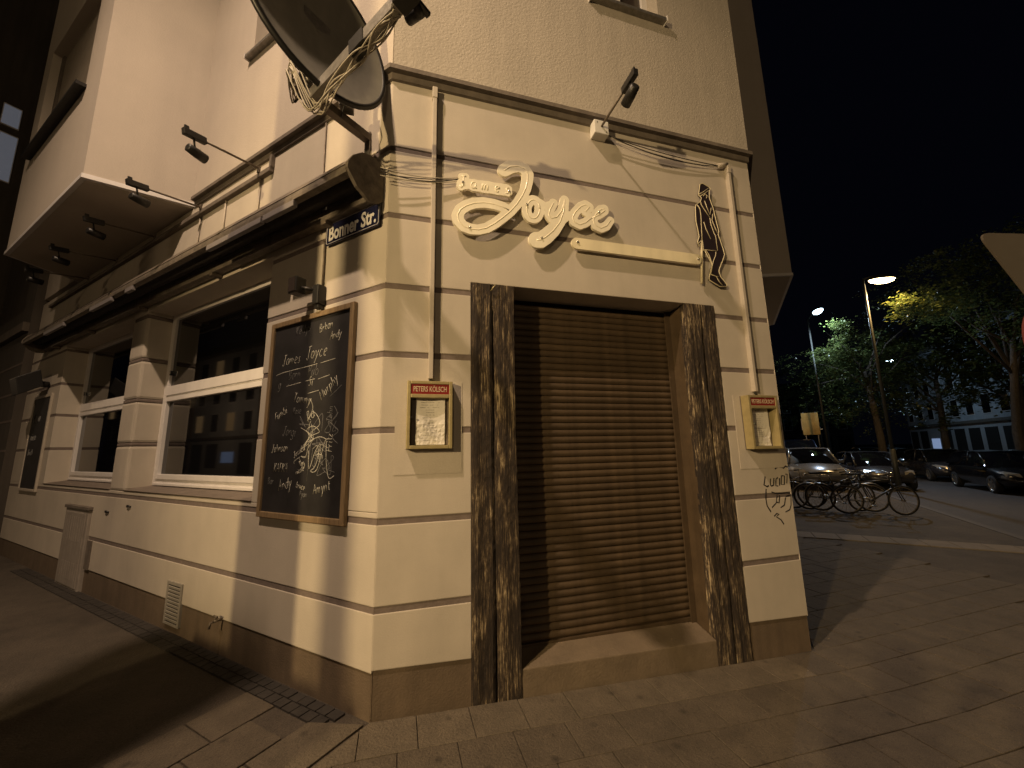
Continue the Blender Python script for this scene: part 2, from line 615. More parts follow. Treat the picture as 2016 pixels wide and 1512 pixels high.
for r_ in rows:
    for p in r_:
        pv.v.append((p.x, p.y, ground_z(p.x) - .012))
for i in range(len(rows) - 1):
    for j in range(NR):
        a = i * (NR + 1) + j
        pv.f.append([a, a + 1, a + NR + 2, a + NR + 1])
pavement = pv.build('pavement', 'pavement', kind='structure')
kb = MB()
outer2 = bulge(3.9)
for i in range(len(outer) - 1):
    a, b, c, d = outer[i], outer[i + 1], outer2[i + 1], outer2[i]
    za, zb = ground_z(a.x) - .004, ground_z(b.x) - .004
    kb.add([(a.x, a.y, -.4), (b.x, b.y, -.4), (c.x, c.y, -.4), (d.x, d.y, -.4), (a.x, a.y, za), (b.x, b.y, zb), (c.x, c.y, zb), (d.x, d.y, za)],
           [(4, 5, 6, 7)[::-1], (2, 3, 7, 6)[::-1], (0, 1, 5, 4)[::-1]])
kb.build('kerb', 'kerb', kind='structure')

# slabs: F1-aligned field in front of the door
slab_list = []
def slab_poly(poly, mname):
    slab_list.append((poly, mname))
SX, SYD = .325, .285
for r_ in range(0, 9):
    y1 = -.006 - r_ * (SYD + .0)
    off = (0 if r_ == 0 else (r_ % 2) * SX / 2 + .05)
    for c_ in range(-9, 24):
        x0 = -.05 + c_ * SX + off
        poly = [(x0 + .0025, y1 - SYD + .0025), (x0 + SX - .0025, y1 - SYD + .0025), (x0 + SX - .0025, y1 - .0025), (x0 + .0025, y1 - .0025)]
        poly = clip_poly(poly, K, -K, -.008)           # to the right of the seam that leaves the corner square to the left wall
        poly = clip_poly(poly, -K, -K, 3.62 * K + 2.75 * K)
        if len(poly) >= 3:
            cx = sum(p[0] for p in poly) / len(poly)
            cy = sum(p[1] for p in poly) / len(poly)
            if cx < 7.2 and cx > -2.2:
                slab_poly(poly, 'slab_row' if r_ == 0 and cx < 3.2 else 'slab')
for r_ in range(-12, 0):
    y1 = -.006 - r_ * SYD
    off = (r_ % 2) * SX / 2 + .05
    for c_ in range(10, 24):
        x0 = -.05 + c_ * SX + off
        poly = [(x0 + .0025, y1 - SYD + .0025), (x0 + SX - .0025, y1 - SYD + .0025), (x0 + SX - .0025, y1 - .0025), (x0 + .0025, y1 - .0025)]
        poly = clip_poly(poly, K, -K, -WF * K - .02)
        poly = clip_poly(poly, -K, -K, WF * K + 4.64)
        if len(poly) >= 3 and sum(p[0] for p in poly) / len(poly) < 7.2:
            slab_poly(poly, 'slab')
# F2-aligned rows just left of the corner
for c_ in range(0, 3):
    for r_ in range(0, 7):
        t0, o0 = .01 + c_ * .33, .17 + r_ * .36 + (c_ % 2) * .15
        if c_ == 0 and r_ == 0:
            q = [P2(t0 + .004, 0, .03), P2(t0 + .32, 0, .17), P2(t0 + .32, 0, o0 + .352), P2(t0 + .004, 0, o0 + .352)]
        else:
            q = [P2(t0 + .004, 0, o0 + .004), P2(t0 + .322, 0, o0 + .004), P2(t0 + .322, 0, o0 + .352), P2(t0 + .004, 0, o0 + .352)]
        slab_poly([(p.x, p.y) for p in q], 'slab' if c_ else 'slab_row')
def slab_mb(mb, poly, jitter):
    n = len(poly)
    ar = sum(poly[i][0] * poly[(i + 1) % n][1] - poly[(i + 1) % n][0] * poly[i][1] for i in range(n))
    if ar < 0:
        poly = poly[::-1]
    cx = sum(p[0] for p in poly) / n
    cy = sum(p[1] for p in poly) / n
    top = [(cx + (x - cx) * .985, cy + (y - cy) * .985, ground_z(x) + jitter) for x, y in poly]
    ed = [(x, y, ground_z(x) + jitter - .0025) for x, y in poly]
    bot = [(x, y, ground_z(x) - .03) for x, y in poly]
    fs = [list(range(n))] + [(n + i, n + (i + 1) % n, (i + 1) % n, i) for i in range(n)] + [(2 * n + i, 2 * n + (i + 1) % n, n + (i + 1) % n, n + i) for i in range(n)]
    mb.add(top + ed + bot, fs)
random.seed(3)
slab_list.sort(key=lambda s: (sum(p[0] for p in s[0]) / len(s[0]) - .2) ** 2 + (sum(p[1] for p in s[0]) / len(s[0]) + 1.2) ** 2)
rest = MB()
for i, (poly, mn) in enumerate(slab_list):
    j = random.uniform(-.0014, .0014)
    if i < 290:
        mb = MB()
        slab_mb(mb, poly, j)
        mb.build('paving_slab', mn, pavement)
    else:
        slab_mb(rest, poly, j)
if rest.v:
    rest.build('far_paving_slabs', 'slab', pavement, kind='stuff')

# strip of small setts along the foot of the left wall
st = MB()
for i in range(0, 74):
    for j in range(2):
        t0, o0 = .2 + i * .095 + j * .04, .012 + j * .082
        q = [P2(t0, 0, o0), P2(t0 + .086, 0, o0), P2(t0 + .086, 0, o0 + .074), P2(t0, 0, o0 + .074)]
        slab_mb(st, [(p.x, p.y) for p in q], random.uniform(-.0015, .002))
st.build('setts', 'cobble', pavement, kind='stuff')

# pale band across the pavement of the side street and its stones
for i in range(10):
    q = [P3(4.66, 0, .02 + i * .372), P3(5.17, 0, .02 + i * .372), P3(5.17, 0, .385 + i * .372), P3(4.66, 0, .385 + i * .372)]
    mb = MB()
    slab_mb(mb, [(p.x, p.y) for p in q], .003)
    mb.build('band_stone', 'band', pavement)

# ------------------------------------------------------------------ the corner building
B = thing('corner_pub', 'cream corner building with a chamfered front, brown roller shutter and banded plaster', 'building')
TH = .34
def course(x0, x1, z0, z1, mw, y0=0., y1=TH, m='plaster', name='plaster_course', bevel=.006, poly=None):
    mb = MB()
    if poly:
        mb.prism_xz(poly, y0, y1)
    else:
        mb.box(x0, x1, y0, y1, z0, z1)
    return mb.build(name, m, B, mw, bevel)
JH = .021
ZT = 4.50
# --- chamfered front (F1)
levels = []
zb = None
for i in range(len(JZ) + 1):
    z0 = (JZ[i - 1] + JH) if i else None
    z1 = (JZ[i] - JH) if i < len(JZ) else ZT
    levels.append((z0, z1))
PL0, PL1, PR0, PR1 = .622, .962, 2.580, 2.912
DT = 2.868
def pt(s):
    return .272 - .038 * s         # plinth top follows the fall of the pavement
for (xa, xb) in ((0, PL0), (PR1, WF)):
    mb = MB()
    mb.prism_xz([(xa, ground_z(xa) - .1), (xb, ground_z(xb) - .1), (xb, pt(xb)), (xa, pt(xa))], .010, TH)
    mb.build('plinth', 'plinth', B, M1)
    for i, (z0, z1) in enumerate(levels):
        if i == 0:
            course(0, 0, 0, 0, M1, poly=[(xa, pt(xa)), (xb, pt(xb)), (xb, z1), (xa, z1)])
        elif z1 < DT:
            course(xa, xb, z0, z1, M1)
    for z in JZ[:5]:
        mb = MB()
        mb.box(xa, xb, .005, TH - .01, z - JH, z + JH)
        mb.build('joint_strip', 'joint', B, M1)
# course that carries over the door, notched round the posts
z0, z1 = levels[5]
course(0, 0, 0, 0, M1, poly=[(0, z0), (PL0, z0), (PL0, DT), (PR1, DT + .008), (PR1, z0), (WF, z0), (WF, z1), (0, z1)])
for i in (6, 7):
    course(0, WF, levels[i][0], levels[i][1], M1)
for z in JZ[5:]:
    mb = MB()
    mb.box(0, WF, .005, TH - .01, z - JH, z + JH)
    mb.build('joint_strip', 'joint', B, M1)
# reveal walls behind the posts and lintel soffit
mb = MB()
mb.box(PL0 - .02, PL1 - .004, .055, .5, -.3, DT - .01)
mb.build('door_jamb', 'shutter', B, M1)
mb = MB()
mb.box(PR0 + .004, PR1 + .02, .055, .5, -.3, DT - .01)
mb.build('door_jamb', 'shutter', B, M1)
# step
mb = MB()
mb.add([(PL1, .006, -.3), (PR0, .006, -.3), (PR0, .3, -.3), (PL1, .3, -.3), (PL1, .006, .128), (PR0, .006, .078), (PR0, .3, .150), (PL1, .3, .165)],
       [(0, 3, 2, 1), (4, 5, 6, 7), (0, 1, 5, 4), (1, 2, 6, 5), (2, 3, 7, 6), (3, 0, 4, 7)])
mb.build('door_step', 'step', B, M1, .008)
# timber posts, each split by a long crack
def post(x0, x1, ztop, crack):
    e = bpy.data.objects.new('door_post', None)
    COL.objects.link(e)
    e.parent = B
    xm = x0 + (x1 - x0) * crack
    zbot = ground_z((x0 + x1) / 2) - .02
    for (a, b, zt) in ((x0, xm - .005, ztop), (xm + .005, x1, ztop)):
        mb = MB()
        nz, nx = 90, 8
        rows = []
        ea = [random.uniform(-1, 1) for _ in range(nz + 1)]
        eb = [random.uniform(-1, 1) for _ in range(nz + 1)]
        gr = [random.uniform(-.004, .004) for _ in range(nx + 1)]
        for i in range(nz + 1):
            z = zbot + (zt - zbot) * i / nz
            wa = a + .0018 * ea[i] + .004 * math.sin(z * 3.1 + a * 9)
            wb = b + .0018 * eb[i] + .004 * math.sin(z * 2.3 + b * 7)
            if z > zt - .22:       # crack closes near the head
                k = min(1, (z - zt + .22) / .06)
                if a == x0:
                    wb += .0049 * k
                else:
                    wa -= .0049 * k
            for j in range(nx + 1):
                f = j / nx
                edge = .010 if j in (0, nx) else 0
                y = -.006 + edge + gr[j] + random.uniform(-.0018, .0018)
                mb.v.append((wa + (wb - wa) * f, y, z))
        n = nx + 1
        for i in range(nz):
            for j in range(nx):
                mb.f.append([i * n + j, i * n + j + 1, (i + 1) * n + j + 1, (i + 1) * n + j])
        nb = len(mb.v)
        for i in range(nz + 1):
            mb.v.append((mb.v[i * n][0], .07, mb.v[i * n][2]))
            mb.v.append((mb.v[i * n + nx][0], .07, mb.v[i * n + nx][2]))
        for i in range(nz):
            mb.f.append([nb + 2 * i, i * n, (i + 1) * n, nb + 2 * i + 2])
            mb.f.append([i * n + nx, nb + 2 * i + 1, nb + 2 * i + 3, (i + 1) * n + nx])
        mb.f.append([nz * n + j for j in range(n)] + [nb + 2 * nz + 1, nb + 2 * nz])
        mb.build('timber_half', 'timber', e)
    return e
random.seed(11)
p1 = post(PL0, PL1, DT, .50)
p2 = post(PR0, PR1, DT + .006, .52)
# small bent nail on the left post
mb = MB()
mb.tube([(PL0 + .155, -.01, 2.81), (PL0 + .165, -.03, 2.825), (PL0 + .185, -.035, 2.85)], .005, 6)
mb.build('bent_nail', 'gold', p1)

# roller shutter
sh = bpy.data.objects.new('roller_shutter', None)
COL.objects.link(sh)
sh.parent = B
SY = .245
pitch = .0565
zs0 = .20
mb = MB()
prof = []
for i in range(7):
    a = -1 + 2 * i / 6
    prof.append((-.013 * (1 - a * a), .5 * pitch * (a * .93)))
poly = [(y, z) for y, z in prof] + [(.006, .5 * pitch * .93), (.006, -.5 * pitch * .93)]
mb.prism_yz(poly[::-1], PL1 + .015, PR0 - .015)
slat0 = mb.build('slat', 'shutter', sh)
slat0.location = (0, SY, zs0)
nsl = int((2.84 - zs0) / pitch)
for i in range(1, nsl + 1):
    c = slat0.copy()
    COL.objects.link(c)
    c.location = (random.uniform(-.001, .001), SY + random.uniform(-.0012, .0012), zs0 + i * pitch)
mb = MB()
mb.box(PL1 + .01, PR0 - .01, SY - .022, SY + .012, .140, zs0 - pitch / 2 - .002)
mb.build('bottom_rail', 'shutter', sh, bevel=.004)
for x0, x1 in ((PL1 - .002, PL1 + .05), (PR0 - .05, PR0 + .002)):
    mb = MB()
    mb.box(x0, x1, SY - .03, SY - .016, .13, 2.86)
    mb.build('guide_rail', 'shutter', sh)
mb = MB()
mb.box(PL1 - .05, PR0 + .05, SY + .03, SY + .05, 0, 2.95)
mb.build('shutter_backing', 'dark_room', sh)

# cornice on both faces
cp = [(0, 4.618), (-.060, 4.598), (-.060, 4.560), (-.022, 4.556), (-.020, 4.503), (0, 4.497)]
mb = MB()
n = len(cp)
for (x, cm) in ((0, 1), (WF, 1)):
    pass
def mitre_ring(prof, pts2d):
    """sweep a (y,z) profile along left street -> front -> side street with mitred corners"""
    mb = MB()
    for y, z in prof:
        o = -y
        for p in pts2d(o):
            mb.v.append((p[0], p[1], z))
    k = len(pts2d(0))
    for i in range(len(prof) - 1):
        for j in range(k - 1):
            mb.f.append([i * k + j, i * k + j + 1, (i + 1) * k + j + 1, (i + 1) * k + j][::-1])
    return mb
def ring(o):
    q = math.tan(R(22.5)) * o
    a = P2(3.2, 0, o)
    b = (-q, -o)
    c = (WF + q, -o)
    d = P3(3.2, 0, o)
    return [(a.x, a.y), b, c, (d.x, d.y)]
mitre_ring(cp, ring).build('cornice', 'cornice', B)

# --- left face (F2), local x = -t
def f2box(t0, t1, z0, z1, y0=0., y1=TH, m='plaster', name='plaster_course', bevel=.006):
    mb = MB()
    mb.box(-t1, -t0, y0, y1, z0, z1)
    return mb.build(name, m, B, M2, bevel)
W1 = (1.478, 4.15)
W2 = (4.58, 7.25)
WB, WT = 1.205, 3.40
TL = 9.2
# plinth
f2box(0, 5.02, -.3, .255, .010, TH, 'plinth', 'plinth', 0)
f2box(5.86, TL, -.3, .25, .010, TH, 'plinth', 'plinth', 0)
segs_low = ((0, TL),)
segs_mid = ((0, W1[0]), (W1[1], W2[0]), (W2[1], TL))
z0 = .257
f2box(0, TL, .257, JZ[0] - JH)
f2box(0, TL, JZ[0] + JH, JZ[1] - JH)
f2box(0, TL, JZ[0] - JH, JZ[0] + JH, .005, TH - .01, 'joint', 'joint_strip', 0)
f2box(0, TL, JZ[1] - JH, JZ[1] + JH, .005, TH - .01, 'joint', 'joint_strip', 0)
f2box(0, TL, JZ[1] + JH, WB - .002)
zz = [WB] + JZ[2:5] + [JZ[5]]
for i in range(len(zz) - 1):
    a = zz[i] + (0 if i == 0 else JH)
    b = zz[i + 1] - JH
    for k, (t0, t1) in enumerate(segs_mid):
        f2box(t0, t1, a, b, bevel=.03 if k == 1 else .006)
        if i < len(zz) - 1:
            z = zz[i + 1]
            if z < WT:
                f2box(t0 + (.004 if k else 0), t1 - .004, z - JH, z + JH, .006, TH - .01, 'joint', 'joint_strip', .012 if k == 1 else 0)
# lintel zone with the course above
mb = MB()
mb.prism_xz([(-TL, JZ[5] + JH), (-W2[1], JZ[5] + JH), (-W2[1], WT), (-W2[0], WT), (-W2[0], JZ[5] + JH), (-W1[1], JZ[5] + JH), (-W1[1], WT), (-W1[0], WT),
             (-W1[0], JZ[5] + JH), (0, JZ[5] + JH), (0, JZ[6] - JH), (-TL, JZ[6] - JH)], 0, TH)
mb.build('plaster_course', 'plaster', B, M2)
f2box(0, TL, JZ[6] - JH, JZ[6] + JH, .005, TH - .01, 'joint', 'joint_strip', 0)
f2box(0, TL, JZ[6] + JH, ZT)

# windows with deep reveals
def shop_window(t0, t1, handle=True):
    e = bpy.data.objects.new('window', None)
    COL.objects.link(e)
    e.parent = B
    e.matrix_basis = M2
    x0, x1 = -t1, -t0
    y = .25
    fw = .095
    mb = MB()
    mb.box(x0, x0 + fw, y, y + .07, 1.25, WT)
    mb.box(x1 - fw, x1, y, y + .07, 1.25, WT)
    mb.box(x0 + fw, x1 - fw, y, y + .07, WT - .06, WT)
    mb.box(x0 + fw, x1 - fw, y, y + .07, 1.25, 1.325)
    mb.build('frame', 'pvc', e, bevel=.004)
    mb = MB()                                    # fixed top light and opening sash below, their own profiles
    mb.box(x0 + fw, x1 - fw, y - .012, y + .06, 2.34, 2.455)
    mb.box(x0 + fw, x1 - fw, y + .002, y + .06, 2.315, 2.339)
    mb.build('transom', 'pvc', e, bevel=.005)
    mb = MB()
    a, b = x0 + fw - .005, x1 - fw + .005
    mb.box(a, a + .055, y - .016, y + .05, 1.326, 2.314)
    mb.box(b - .055, b, y - .016, y + .05, 1.326, 2.314)
    mb.box(a + .055, b - .055, y - .016, y + .05, 1.326, 1.385)
    mb.box(a + .055, b - .055, y - .016, y + .05, 2.262, 2.314)
    mb.build('sash', 'pvc', e, bevel=.006)
    mb = MB()
    mb.box(a, b, y - .03, y - .002, 1.256, 1.286)
    mb.build('drip_rail', 'pvc', e, bevel=.006)
    mb = MB()
    mb.box(x0 + fw, x1 - fw, y + .03, y + .045, 2.455, WT - .06)
    mb.box(x0 + fw + .05, x1 - fw - .05, y + .025, y + .04, 1.385, 2.262)
    mb.build('pane', 'glass', e)
    mb = MB()
    mb.add([(x0, .0, WB), (x1, .0, WB), (x1, .34, WB), (x0, .34, WB), (x0, -.012, WB + .014), (x1, -.012, WB + .014), (x1, .30, WB + .05), (x0, .30, WB + .05)],
           [(0, 3, 2, 1), (4, 5, 6, 7), (0, 1, 5, 4), (1, 2, 6, 5), (2, 3, 7, 6), (3, 0, 4, 7)])
    mb.build('sill', 'stone_sill', e, bevel=.004)
    mb = MB()
    mb.box(x0 + fw + .005, x0 + fw + .03, y - .008, y + .03, 2.60, 2.66)
    mb.build('latch', 'chrome', e, bevel=.003)
    mb = MB()
    mb.box(x0 - .2, x1 + .2, 1.2, 1.25, .5, 3.6)
    mb.build('dark_room', 'dark_room', e)
    mb = MB()
    for k in range(4):
        xx = x0 + .35 + (x1 - x0 - .7) * k / 3
        mb.lathe([(.0, 1.42), (.05, 1.42), (.06, 1.5), (.035, 1.54), (.02, 1.6), (.03, 1.68), (.0, 1.7)], (xx, .62, 0), n=10)
    mb.build('bottles_inside', 'awn_white', e)
    return e
shop_window(*W1)
shop_window(*W2)

# vent grille low in the wall
e = bpy.data.objects.new('vent_grille', None)
COL.objects.link(e)
e.parent = B
e.matrix_basis = M2
mb = MB()
mb.box(-2.765, -2.735, -.012, .012, .055, .43)
mb.box(-2.495, -2.465, -.012, .012, .055, .43)
mb.box(-2.735, -2.495, -.012, .012, .40, .43)
mb.box(-2.735, -2.495, -.012, .012, .055, .075)
mb.build('grille_frame', 'grille', e, bevel=.003)
mb = MB()
mb.box(-2.735, -2.495, -.003, .011, .075, .40)
mb.build('grille_back', 'black', e)
for i in range(10):
    mb = MB()
    z = .088 + i * .031
    mb.hexa([(-2.735, -.010, z), (-2.495, -.010, z), (-2.495, -.004, z + .004), (-2.735, -.004, z + .004),
             (-2.735, -.012, z + .018), (-2.495, -.012, z + .018), (-2.495, -.006, z + .021), (-2.735, -.006, z + .021)])
    mb.build('louvre', 'grille', e)

# upper storeys
def upper_face(mw, x0, x1, wins, m='rough', ztop=11.5):
    """wall from x0 to x1 with window openings (xa, xb, za, zb)"""
    mb = MB()
    xs = sorted(wins, key=lambda q: q[0])
    cur = x0
    for (xa, xb, za, zb_) in xs:
        mb.box(cur, xa, -.008, TH, 4.607, ztop)
        mb.box(xa, xb, -.008, TH, 4.607, za)
        mb.box(xa, xb, -.008, TH, zb_, ztop)
        cur = xb
    mb.box(cur, x1, -.008, TH, 4.607, ztop)
    mb.build('upper_wall', m, B, mw)
def upper_window(mw, xa, xb, za, zb, glass='dark_glass', sill=True, y=.14, frame='pvc', fw=.07):
    e = bpy.data.objects.new('window', None)
    COL.objects.link(e)
    e.parent = B
    e.matrix_basis = mw
    mb = MB()
    mb.box(xa, xa + fw, y, y + .07, za, zb)
    mb.box(xb - fw, xb, y, y + .07, za, zb)
    mb.box(xa + fw, xb - fw, y, y + .07, za, za + fw)
    mb.box(xa + fw, xb - fw, y, y + .07, zb - fw, zb)
    xm = (xa + xb) / 2
    mb.box(xm - .035, xm + .035, y - .004, y + .066, za + fw, zb - fw)
    mb.build('frame', frame, e, bevel=.004)
    mb = MB()
    mb.box(xa + fw, xb - fw, y + .03, y + .05, za + fw, zb - fw)
    mb.build('pane', glass, e)
    if sill:
        mb = MB()
        mb.prism_yz([(-.07, za - .045), (y + .05, za - .02), (y + .05, za + .002), (-.07, za - .012)], xa - .05, xb + .05)
        mb.build('sill', 'galv', e)
        mb = MB()
        mb.box(xa - .06, xa - .051, -.075, .0, za - .055, za + .01)
        mb.box(xb + .051, xb + .06, -.075, .0, za - .055, za + .01)
        mb.build('sill_end', 'pvc', e)
    return e
upper_face(M1, 0, WF + .03, [(1.85, 2.60, 5.955, 7.6)])
upper_window(M1, 1.85, 2.60, 5.955, 7.6)
upper_face(M2, -3.35, 0, [(-2.22, -1.15, 6.03, 7.7)], 'reveal')
upper_window(M2, -2.22, -1.15, 6.03, 7.7)
f2box(7.3, TL, 4.607, 11.5, 0, TH, 'reveal', 'upper_wall', 0)

# the two canted bays (left street and side street)
def bay(mw, sgn):
    e = bpy.data.objects.new('bay', None)
    COL.objects.link(e)
    e.parent = B
    e.matrix_basis = mw
    z0, z1 = 4.52, 11.5
    a, b, c, d = 3.24 * sgn, 3.66 * sgn, 6.86 * sgn, 7.28 * sgn
    OF = .825
    wa, wb, wz, wt = 4.24 * sgn, 6.46 * sgn, 5.96, 7.75
    def q(p):
        return p if sgn > 0 else p[::-1]
    th = .22
    mb = MB()
    mb.prism_xy(q([(a, .05), (b, -OF), (b + .25 * sgn, -OF), (a + .3 * sgn, .05)]), z0 + .05, z1)
    mb.prism_xy(q([(c - .25 * sgn, -OF), (c, -OF), (d, .05), (d - .3 * sgn, .05)]), z0 + .05, z1)
    xa, xb = sorted((b + .25 * sgn, wa))
    mb.box(xa, xb, -OF, -OF + th, z0 + .05, z1)
    xa, xb = sorted((wb, c - .25 * sgn))
    mb.box(xa, xb, -OF, -OF + th, z0 + .05, z1)
    xa, xb = sorted((wa, wb))
    mb.box(xa, xb, -OF, -OF + th, z0 + .05, wz)
    mb.box(xa, xb, -OF, -OF + th, wt, z1)
    mb.build('bay_wall', 'reveal', e)
    mb = MB()
    mb.prism_xy(q([(a - .02 * sgn, .05), (b - .012 * sgn, -OF - .014), (c + .012 * sgn, -OF - .014), (d + .02 * sgn, .05)]), z0, z0 + .05)
    mb.build('bay_edge_trim', 'pvc', e)
    mb = MB()
    mb.prism_xy(q([(a + .03 * sgn, .04), (b + .025 * sgn, -OF + .03), (c - .025 * sgn, -OF + .03), (d - .03 * sgn, .04)]), z0 - .006, z0 + .01)
    mb.build('bay_soffit', 'reveal', e)
    fw = .09
    mb = MB()
    y = -OF + .09
    mb.box(xa, xa + fw, y, y + .07, wz, wt)
    mb.box(xb - fw, xb, y, y + .07, wz, wt)
    mb.box(xa + fw, xb - fw, y, y + .07, wz, wz + fw)
    mb.build('window_frame', 'cornice', e, bevel=.004)
    mb = MB()
    mb.box(xa + fw, xb - fw, y + .03, y + .05, wz + fw, wt)
    mb.build('window_pane', 'blind', e)
    mb = MB()
    mb.prism_yz([(-OF - .09, wz - .06), (y + .05, wz - .03), (y + .05, wz + .01), (-OF - .09, wz - .015)], xa - .06, xb + .06)
    mb.build('window_sill', 'black', e)
    return e
bay(M2, -1)
bay(M3, 1)
# side street wall
mb = MB()
mb.box(0, 20, 0, TH, .137, 11.5)
mb.build('side_wall', 'plaster', B, M3)
mb = MB()
mb.box(.004, 20, .008, TH, -.3, .136)
mb.build('plinth', 'plinth', B, M3)
# roof closing the block
mb = MB()
mb.add([(0, .1, 11.5), (WF, .1, 11.5), tuple(P3(20, 11.5, -.1)), tuple(P3(20, 11.5, -12)), tuple(P2(TL, 11.5, -12)), tuple(P2(TL, 11.5, -.1))], [(0, 1, 2, 3, 4, 5)])
mb.build('roof', 'roof', B)

# ------------------------------------------------------------------ fittings on the chamfered front
# cable ducts
def duct(name, x, ztop, zbot, label, m='pipe'):
    t_ = thing(name, label, 'cable duct', T(x, 0, 0), 'vertical cable ducts on the corner front')
    mb = MB()
    mb.box(-.016, .016, -.046, -.0005, zbot, ztop)
    mb.build('duct', m, t_, bevel=.004)
    mb = MB()
    mb.box(-.020, .020, -.050, -.0005, ztop - .10, ztop - .002)
    mb.build('duct_joint', m, t_, bevel=.004)
    mb = MB()
    mb.tube([(-.002, -.018, zbot + .01), (-.002, -.02, zbot - .012), (.012, -.03, zbot - .03)], .008, 8)
    mb.build('cable_end', 'black_cable', t_)
    return t_
duct('cable_duct', .328, 4.49, 2.10, 'vertical cable duct above the menu box left of the door, running up to the cornice')
duct('cable_duct', 3.245, 4.40, 2.075, 'vertical cable duct above the menu box right of the door, beside the cut-out man')

# menu display boxes
def menu_box(cx, zb, wd, ht, label, side, dep=.062):
    t_ = thing('menu_box', label, 'menu box', T(cx, 0, zb), 'menu display boxes beside the door')
    w2 = wd / 2
    mb = MB()
    mb.box(-w2 - .075, w2 + .075, -.003, .004, -.17, ht + .004)
    mb.build('painted_backing', 'plaster', t_)
    mb = MB()
    mb.box(-w2, w2, -.012, -.0032, 0, ht)
    mb.build('box_back', 'cornice', t_)
    f = .024
    mb = MB()
    mb.box(-w2, -w2 + f, -dep, -.012, 0, ht)
    mb.box(w2 - f, w2, -dep, -.012, 0, ht)
    mb.box(-w2 + f, w2 - f, -dep, -.012, 0, f)
    mb.box(-w2 + f, w2 - f, -dep, -.012, ht - .022, ht)
    mb.box(-w2 + f, w2 - f, -dep, -.012, ht - .118, ht - .092)
    mb.build('box_frame', 'gold', t_, bevel=.004)
    mb = MB()
    mb.box(-w2 + f, w2 - f, -dep + .006, -.02, ht - .093, ht - .021)
    mb.build('header_panel', 'red', t_)
    put_text('header_lettering', 'PETERS K\u00d6LSCH', .052, -w2 + f + .018, ht - .074, -dep + .0055, 'goldtext', t_, bold=.0007, width=wd - 2 * f - .036, depth=.0008)
    # paper with lines of print
    pw, ph = wd * .64, ht * .72
    x0 = -pw / 2 + .006
    mb = MB()
    nx, nz = 8, 12
    for i in range(nz + 1):
        for j in range(nx + 1):
            u, v = j / nx, i / nz
            bend = .006 * math.sin(u * 5 + v * 3) + .006 * (v < .45) * math.sin(u * 9 + v * 14) + .012 * (1 - v) * u
            mb.v.append((x0 + pw * u, -.020 - bend, f + .004 + ph * v))
    for i in range(nz):
        for j in range(nx):
            a = i * (nx + 1) + j
            mb.f.append([a, a + 1, a + nx + 2, a + nx + 1])
    pap = mb.build('menu_paper', 'paper', t_)
    random.seed(5)
    mb = MB()
    for i in range(17):
        z = f + ph * (.93 - i * .052)
        hw = random.uniform(.15, .36) * pw
        for s_ in range(int(hw / .006)):
            if random.random() < .75:
                x = x0 + pw / 2 - hw + s_ * .012
                u = (x - x0) / pw
                v = (z - f - .004) / ph
                bend = .006 * math.sin(u * 5 + v * 3) + .006 * (v < .45) * math.sin(u * 9 + v * 14) + .012 * (1 - v) * u
                mb.box(x, x + .009, -.0225 - bend, -.0212 - bend, z, z + .0035)
    mb.build('printed_lines', 'ink', pap, kind='stuff')
    mb = MB()
    mb.tube([(-w2 + f + .006, -dep - .001, ht * .46), (-w2 + f + .006, -dep - .008, ht * .46)], .006, 10)
    mb.build('lock', 'chrome', t_)
    return t_
menu_box(.325, 1.612, .31, .467, 'gold framed menu box left of the shutter, its sheet of paper facing the camera', 1)
menu_box(3.245, 1.557, .33, .475, 'gold framed menu box right of the shutter, seen at a slant above the black scrawl', -1, .095)

# script letters
def plate(name, mb, m, mw, parent=None, bevel=0):
    return mb.build(name, m, parent, mw)
J = [(0.886, 3.836), (0.938, 3.88), (1.002, 3.899), (1.06, 3.889), (1.089, 3.845), (1.086, 3.783), (1.07, 3.712), (1.036, 3.633), (0.988, 3.552), (0.93, 3.477), (0.868, 3.414), (0.801, 3.352), (0.736, 3.304), (0.672, 3.28), (0.609, 3.277), (0.557, 3.291), (0.518, 3.33), (0.51, 3.38), (0.531, 3.428), (0.578, 3.47), (0.641, 3.502), (0.716, 3.52), (0.798, 3.52), (0.869, 3.508), (0.919, 3.487)]
O_ = [(1.186, 3.54), (1.18, 3.507), (1.167, 3.477), (1.148, 3.456), (1.126, 3.446), (1.104, 3.449), (1.086, 3.464), (1.075, 3.49), (1.071, 3.521), (1.077, 3.554), (1.09, 3.584), (1.109, 3.606), (1.131, 3.616), (1.153, 3.613), (1.171, 3.598), (1.183, 3.572), (1.186, 3.54)]
OY = [(1.189, 3.603), (1.236, 3.574), (1.29, 3.602)]
Y1 = [(1.309, 3.618), (1.276, 3.551), (1.262, 3.505), (1.285, 3.473), (1.334, 3.493), (1.379, 3.555), (1.4, 3.615), (1.413, 3.664)]
Y2 = [(1.413, 3.664), (1.4, 3.559), (1.362, 3.455), (1.299, 3.366), (1.226, 3.296), (1.178, 3.265), (1.149, 3.261)]
Y3 = [(1.158, 3.274), (1.209, 3.323), (1.288, 3.395), (1.369, 3.462), (1.445, 3.529)]
C_ = [(1.601, 3.586), (1.642, 3.637), (1.607, 3.653), (1.562, 3.63), (1.509, 3.571), (1.478, 3.516), (1.491, 3.472), (1.54, 3.455), (1.598, 3.485), (1.658, 3.539)]
E_ = [(1.664, 3.54), (1.724, 3.574), (1.786, 3.623), (1.787, 3.645), (1.747, 3.632), (1.699, 3.577), (1.669, 3.515), (1.692, 3.469), (1.742, 3.454), (1.796, 3.484), (1.839, 3.542)]
jr = [.054, .058, .054, .052, .052, .048, .046, .044] + [.042] * 6 + [.045] * 11
